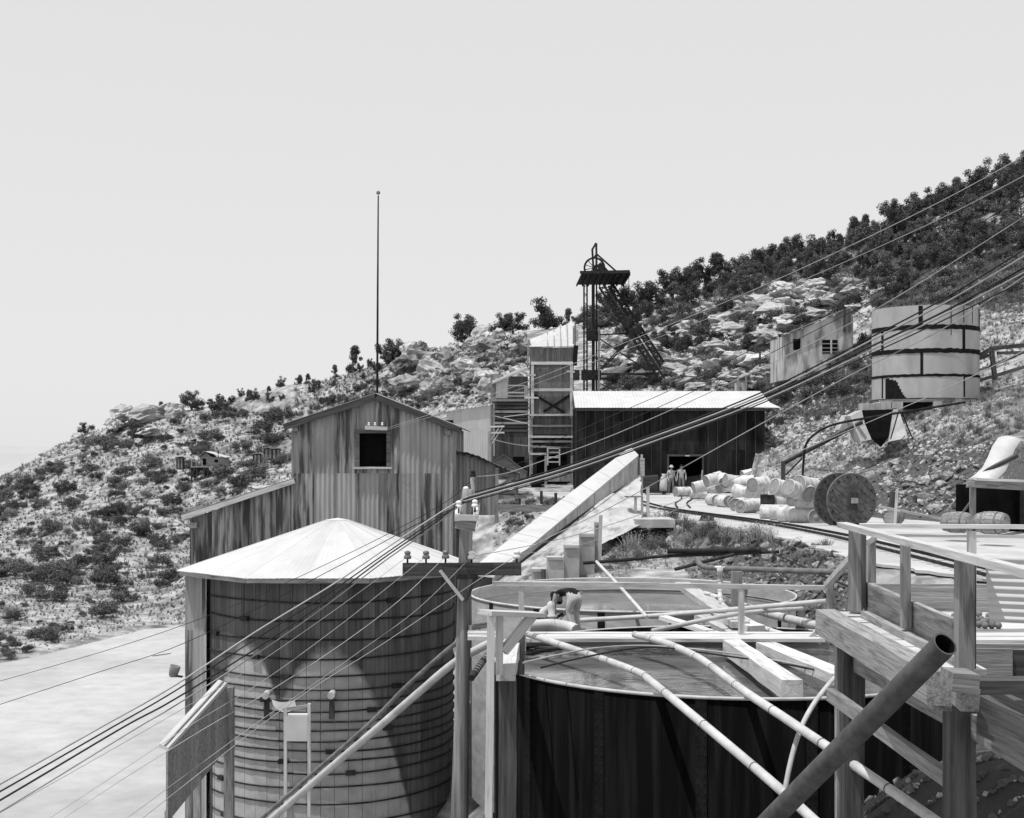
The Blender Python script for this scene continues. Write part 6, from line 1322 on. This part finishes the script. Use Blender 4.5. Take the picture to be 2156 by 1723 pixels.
def tree_mesh(seed, spread, trunk_h, conical=False):
    r_ = random.Random(seed); tb_ = MB(); cb_ = MB(); lean = Vector((r_.uniform(-.08, .08), r_.uniform(-.08, .08), 0)); bl = []
    tp_ = [Vector((0, 0, -.06)), lean*.4+Vector((0, 0, trunk_h*.6)), lean+Vector((0, 0, trunk_h+.15)), lean*1.3+Vector((0, 0, .8))]; tb_.tube(tp_, [.055, .042, .03, .01], 7)
    for k in range(11):
        a = r_.uniform(0, 6.28); z_ = trunk_h+.05+(.95-trunk_h)*r_.random(); q = spread*(1.1-z_ if conical else (1-abs(z_-.6)*.9))*r_.uniform(.5, 1.05); e_ = Vector((q*math.cos(a), q*math.sin(a), z_)); s0 = lean+Vector((0, 0, max(trunk_h*.7, z_-.25)))
        tb_.tube([s0, s0.lerp(e_, .55)+Vector((0, 0, -.02)), e_], [.02, .012, .005], 5); bl.append((e_, r_.uniform(.12, .2)*(.8 if conical else 1)))
        for _ in range(2): bl.append((e_*r_.uniform(.6, .95)+Vector((r_.gauss(0, .07), r_.gauss(0, .07), r_.uniform(-.05, .07))), r_.uniform(.08, .15)))
    leaf_cloud(cb_, bl, 165, .028, r_)
    return mkmesh('trunk', tb_.v, tb_.f, 'bark', True), mkmesh('crown', cb_.v, cb_.f, 'leaf')
BU = [bush_mesh(k, 'leaf') for k in range(5)]; BG = [bush_mesh(k+9, 'leaf_grey', .5) for k in range(4)]; TWG = [twig_mesh(k, 'leaf_grey') for k in range(4)]; TWD = [twig_mesh(k+5, 'dry_grass', 110) for k in range(3)]
TR = [tree_mesh(1, .46, .22), tree_mesh(2, .5, .18), tree_mesh(3, .4, .15), tree_mesh(4, .52, .3), tree_mesh(5, .4, .1, True), tree_mesh(6, .55, .12)]
prng = random.Random(17)
def plant(nm, me_, p, s_, lab, cat, group, sz=1.0):
    o = bpy.data.objects.new(nm, me_); w_ = T(p) @ Matrix.Rotation(prng.uniform(0, 6.28), 4, 'Z') @ Matrix.Diagonal((s_, s_, s_*sz, 1)); link(o, None, w_); return tag(o, lab, cat, group)
def tree(p, h, lab, group=None, kind=None, wide=1.0):
    tm_, cm_ = TR[kind if kind is not None else prng.randrange(6)]; w_ = T(p-Vector((0, 0, .1))) @ Matrix.Rotation(prng.uniform(0, 6.28), 4, 'Z') @ Matrix.Diagonal((h*wide, h*wide, h, 1))
    e = bpy.data.objects.new('pine_tree', None); link(e, None, w_); tag(e, lab, 'tree', group)
    link(bpy.data.objects.new('trunk', tm_), e, w_); link(bpy.data.objects.new('crown', cm_), e, w_)
def rz(u):                                             # where the hill meets the sky in a column
    best = max(((zt(X(u, d), d)-CZ)/d, d) for d in np.arange(110, 205, 1.0)); return HZ-best[0]*F, best[1]
def ridge_tree(u, px, lab, group=None, kind=None, dv=0, wide=1.0):
    v, d = rz(u); p = Vector((X(u, d), d-dv*.5, 0)); p.z = zt(p.x, p.y)-.1; tree(p, px*d/F, lab, group, kind, wide)
for u_, px, lab, k_ in ((403, 40, 'lone round tree on the skyline right of the big boulders', 3), (345, 24, 'small tree between the shoulder boulders', 2), (180, 26, 'small twisted tree on the far left skyline', 3), (745, 50, 'conical dark tree on the skyline left of the flagpole', 4), (706, 26, 'small dark conical tree left below the skyline near the flagpole', 4), (815, 40, 'left of two open pines right of the flagpole', 3), (840, 44, 'right of two open pines right of the flagpole', 3), (975, 58, 'spreading pine on the rocky skyline above the pale building', 0), (1060, 46, 'open pine with bare boughs behind the round dark juniper', 3), (1083, 40, 'round dark juniper on the skyline left of the ore tower', 5), (1150, 62, 'largest spreading pine just left of the tower top', 1), (1195, 36, 'slim pine between the tower top and headframe', 4)):
    ridge_tree(u_, px*1.12, lab, None, k_, 0, 1.2 if k_ != 4 else 1.0)
u_ = 1225
while u_ < 2175:                                       # wood along the right skyline
    for r_ in range(2): ridge_tree(u_+prng.uniform(-9, 9), (26+44*prng.random()**1.3)*(1 if r_ == 0 else .75), 'dark juniper on the right skyline '+('behind the headframe' if u_ < 1420 else 'above the pale ledges' if u_ < 1640 else 'above the hillside cabin' if u_ < 1820 else 'above the water tank' if u_ < 1990 else 'at the highest right corner')+(', front rank' if r_ else ', back rank'), 'junipers along the right skyline', None, r_*16+prng.uniform(0, 8), prng.uniform(.9, 1.25))
    u_ += prng.uniform(11, 30)
for u_ in range(430, 900, 11):
    if prng.random() < .85: ridge_tree(u_+prng.uniform(-6, 6), prng.uniform(10, 26), 'small dark tree dotting the skyline '+('near the big boulders' if u_ < 520 else 'over the outhouses' if u_ < 620 else 'left of the flagpole' if u_ < 790 else 'right of the flagpole'), 'little trees on the left skyline', None, prng.uniform(0, 10))
# second rank of junipers on the right slope
def px_(d): return d > 128
def inpoly(u, v, poly):
    ins = False; j = len(poly)-1
    for i in range(len(poly)):
        if (poly[i][1] > v) != (poly[j][1] > v) and u < (poly[j][0]-poly[i][0])*(v-poly[i][1])/(poly[j][1]-poly[i][1])+poly[i][0]: ins = not ins
        j = i
    return ins
def scatter(n, poly, fn, d0=20, mind=0, dens=None):
    us = [p[0] for p in poly]; vs_ = [p[1] for p in poly]; k = t = 0; got = []
    while k < n and t < n*25:
        t += 1; u, v = prng.uniform(min(us), max(us)), prng.uniform(min(vs_), max(vs_))
        if not inpoly(u, v, poly) or any((u-a)**2+(v-b)**2 < mind*mind for a, b in got): continue
        if dens is not None and noise.noise((u*.011, v*.017, 3))+.5*noise.noise((u*.03, v*.045, 7)) < dens+prng.uniform(-.25, .25): continue
        p, d = hit(u, v, d0)
        if p is None: continue
        got.append((u, v)); fn(p, d, u, v); k += 1
wood = [(1500,640),(1700,560),(1900,490),(2114,410),(2156,400),(2156,560),(2000,560),(1900,640),(1830,620),(1780,590),(1620,620)]
scatter(60, wood, lambda p, d, u, v: tree(p, prng.uniform(32, 66)*d/F, 'dark juniper on the upper right slope, '+('just under the skyline' if px_(d) else 'lower down')+(', above the cabin' if u < 1800 else ', above the water tank' if u < 2000 else ', near the right edge'), 'junipers on the upper right slope', None, prng.uniform(.9, 1.3)), 75, 22)
scatter(15, [(1330,700),(1480,640),(1650,690),(1640,760),(1500,740),(1400,760)], lambda p, d, u, v: tree(p, prng.uniform(26, 48)*d/F, ('dark juniper among the pale ledges behind the headframe' if u < 1440 else 'dark juniper among the pale ledges above the shed roof' if u < 1550 else 'dark juniper among the pale ledges left of the cabin'), 'junipers among pale ledges', None, 1.2), 75, 24)
scatter(24, [(1590,830),(1700,800),(1830,720),(1840,830),(1760,850),(1640,860)], lambda p, d, u, v: plant('dark_brush', prng.choice(BU), p, prng.uniform(16, 34)*d/F, 'dark leafy brush crowding left of the water tank', 'bush', 'brush left of the water tank', 1.2), 60, 18)
# scrub on the left slope: the individually visible bushes
left = [(-20,1030),(41,1010),(100,985),(240,915),(420,880),(610,860),(615,1000),(400,1090),(385,1180),(370,1250),(230,1300),(41,1390),(-20,1400)]
def zone(u, v):
    if v < 930: return 'high up by the skyline boulders'
    if 930 <= v < 1010: return 'beside the far cabin' if u > 330 else 'on the shoulder left of the far cabin'
    if v < 1110: return 'below the far cabin' if u > 230 else 'halfway down near the picture edge'
    if v < 1210: return 'left of the lean-to wall' if u > 210 else 'low down near the picture edge'
    return 'at its foot by the tailings'
def left_bush(p, d, u, v):
    dk = prng.random() < .62; px = (8+25*prng.random()**1.7)*(1+.25*(v > 1150)); big = px > 15
    plant('scrub_bush', prng.choice(BU if dk else BG), p, px*d/F, ('big ' if big else 'small ')+('dark' if dk else 'grey')+' scrub bush, left slope, '+zone(u, v), 'bush', 'scrub bushes on the left slope', prng.uniform(.75, 1.1))
scatter(295, left, left_bush, 60, 9, -.2)
for u_, v_, px, lab in ((585, 985, 22, 'leafy bush right beside the lean-to roof and outhouses'), (70, 1260, 34, 'large dark bush clump low on the left slope edge'), (330, 1150, 26, 'dark bush clump on the left slope level with the tank roof'), (230, 1190, 26, 'broad dark bush in the middle of the left slope')):
    p, d = ground_at(u_, v_); plant('scrub_bush', BU[prng.randrange(5)], p, px*d/F, lab, 'bush', None, 1.0)
scatter(170, [(610,880),(720,840),(900,760),(1110,720),(1110,800),(1000,850),(900,860),(760,900)], lambda p, d, u, v: plant('ledge_bush', prng.choice(BU+BG), p, (5+14*prng.random()**1.5)*d/F, 'small scrub bush on the rocky rise, '+('left of the flagpole' if u < 790 else 'behind the mill gable' if u < 930 else 'above the pale building' if u < 1035 else 'beside the ore tower'), 'bush', 'bushes on the rocky rise'), 60, 12)
scatter(280, [(1270,720),(1500,640),(1750,600),(1900,560),(2156,480),(2156,640),(2060,650),(1900,650),(1800,650),(1650,790),(1560,830),(1280,820)], lambda p, d, u, v: plant('slope_bush', prng.choice(BU+BG), p, (9+26*prng.random()**1.5)*d/F, 'bush on the right slope, '+('above the dark shed roof' if u < 1500 else 'around the hillside cabin' if u < 1800 else 'above the water tank' if u < 2000 else 'at the right edge')+(', among pale ledges' if v > 640 else ', under the junipers'), 'bush', 'bushes on the right slope'), 75, 13)
scatter(26, [(1600,840),(1760,800),(1830,860),(1700,900),(1620,900)], lambda p, d, u, v: plant('bank_brush', prng.choice(TWG+BG), p, prng.uniform(12, 22)*d/F, 'grey twiggy brush on the bank behind the dark shed', 'bush', 'brush on the bank by the shed'), 50, 10)
scatter(30, [(1900,880),(2060,850),(2156,800),(2156,920),(2080,960),(1960,930)], lambda p, d, u, v: plant('bank_brush', prng.choice(TWG+TWD), p, prng.uniform(12, 24)*d/F, 'dry twiggy brush on the bank, '+('below the water tank' if u < 2030 else 'above the canvas lean-to'), 'bush', 'brush below the water tank'), 45, 10)
scatter(34, [(1300,1110),(1420,1100),(1520,1120),(1640,1140),(1620,1160),(1400,1165),(1300,1200),(1270,1170)], lambda p, d, u, v: plant('weed_clump', prng.choice(TWG+TWD+TWD+BG[:1]), p, prng.uniform(20, 44)*d/F, 'tall feathery weed clump on the bank, '+('by the loading ledge' if u < 1400 else 'above the dark pipes' if u < 1530 else 'towards the stone bank'), 'weeds', 'weeds on the bank before the track'), 35, 14)
scatter(10, [(1640,1150),(1760,1150),(1780,1200),(1680,1200)], lambda p, d, u, v: plant('weed_clump', prng.choice(BG+TWG), p, prng.uniform(14, 26)*d/F, 'grey weed clump on the stone bank left of the platform', 'weeds', 'weeds on the stone bank'), 25, 16)
scatter(16, [(1040,1060),(1120,1050),(1200,1060),(1130,1100),(1060,1140)], lambda p, d, u, v: plant('weed_clump', prng.choice(BG+TWG+BU[:1]), p, prng.uniform(12, 22)*d/F, 'leafy weed clump under the tower beside the incline', 'weeds', 'weeds beside the incline'), 40, 10)
# uncountable tufts and dry grass
tv2 = []
for k in range(4):
    r_ = random.Random(k+60); q = MB()
    for _ in range(14):
        a = r_.uniform(0, 6.28); p = Vector((.25*r_.random()*math.cos(a), .25*r_.random()*math.sin(a), 0)); t = p*2.6+Vector((r_.gauss(0, .12), r_.gauss(0, .12), r_.uniform(.4, 1))); s_ = Vector((r_.gauss(0, 1), r_.gauss(0, 1), 0)).normalized()*.05; q.add([p-s_, p+s_, t], [(0, 1, 2)])
    tv2.append((q.v, q.f))
def tufts(nm, n, boxes, smin, smax, m_, d0=20):
    V = []; Fc = []
    for bx in boxes:
        for _ in range(int(n*bx[4])):
            u, v = prng.uniform(bx[0], bx[2]), prng.uniform(bx[1], bx[3]); p, d = hit(u, v, bx[5] if len(bx) > 5 else d0)
            if p is None or (p.z < .06 and p.z > -.06) or p.z < -7.9: continue
            s_ = prng.uniform(smin, smax)*d/F; a = prng.uniform(0, 6.28); c, si = math.cos(a)*s_, math.sin(a)*s_; vs_, fs_ = prng.choice(tv2); n0 = len(V)
            V += [(p.x+q.x*c-q.y*si, p.y+q.x*si+q.y*c, p.z+q.z*s_) for q in vs_]; Fc += [tuple(i+n0 for i in f) for f in fs_]
    o = link(bpy.data.objects.new(nm, mkmesh(nm, V, Fc, m_)), None, Matrix()); o['kind'] = 'stuff'
tufts('low_scrub', 11000, ((-300, 980, -20, 1400, .2, 60), (-20, 870, 620, 1380, .62, 60), (620, 700, 1110, 880, .26, 60), (1270, 480, 2156, 840, .5, 75)), 4, 10, 'leaf_grey')
tufts('dark_tufts', 5500, ((-300, 980, -20, 1400, .3, 60), (-20, 870, 620, 1300, .5, 60), (620, 700, 1110, 860, .2, 60), (1270, 480, 2156, 840, .5, 75)), 4, 9, 'leaf')
tufts('dry_grass', 4500, ((1590, 800, 2156, 1020, .5, 40), (1900, 620, 2156, 860, .2, 60), (1280, 1090, 1790, 1200, .25, 28), (1040, 1040, 1330, 1220, .15, 40)), 5, 13, 'dry_grass')
tufts('slope_brush', 9000, ((1480, 520, 2156, 640, .35, 75), (1840, 470, 2156, 660, .35, 75), (1590, 730, 1850, 880, .3, 60)), 7, 15, 'leaf_grey')
tufts('slope_dark_brush', 1000, ((1480, 520, 2156, 640, .4, 75), (1840, 470, 2156, 660, .4, 75), (1590, 730, 1850, 880, .2, 60)), 6, 13, 'leaf')
tufts('grey_weeds', 2200, ((1590, 800, 2156, 980, .5, 40), (1280, 1090, 1640, 1180, .4, 30)), 6, 15, 'leaf_grey')
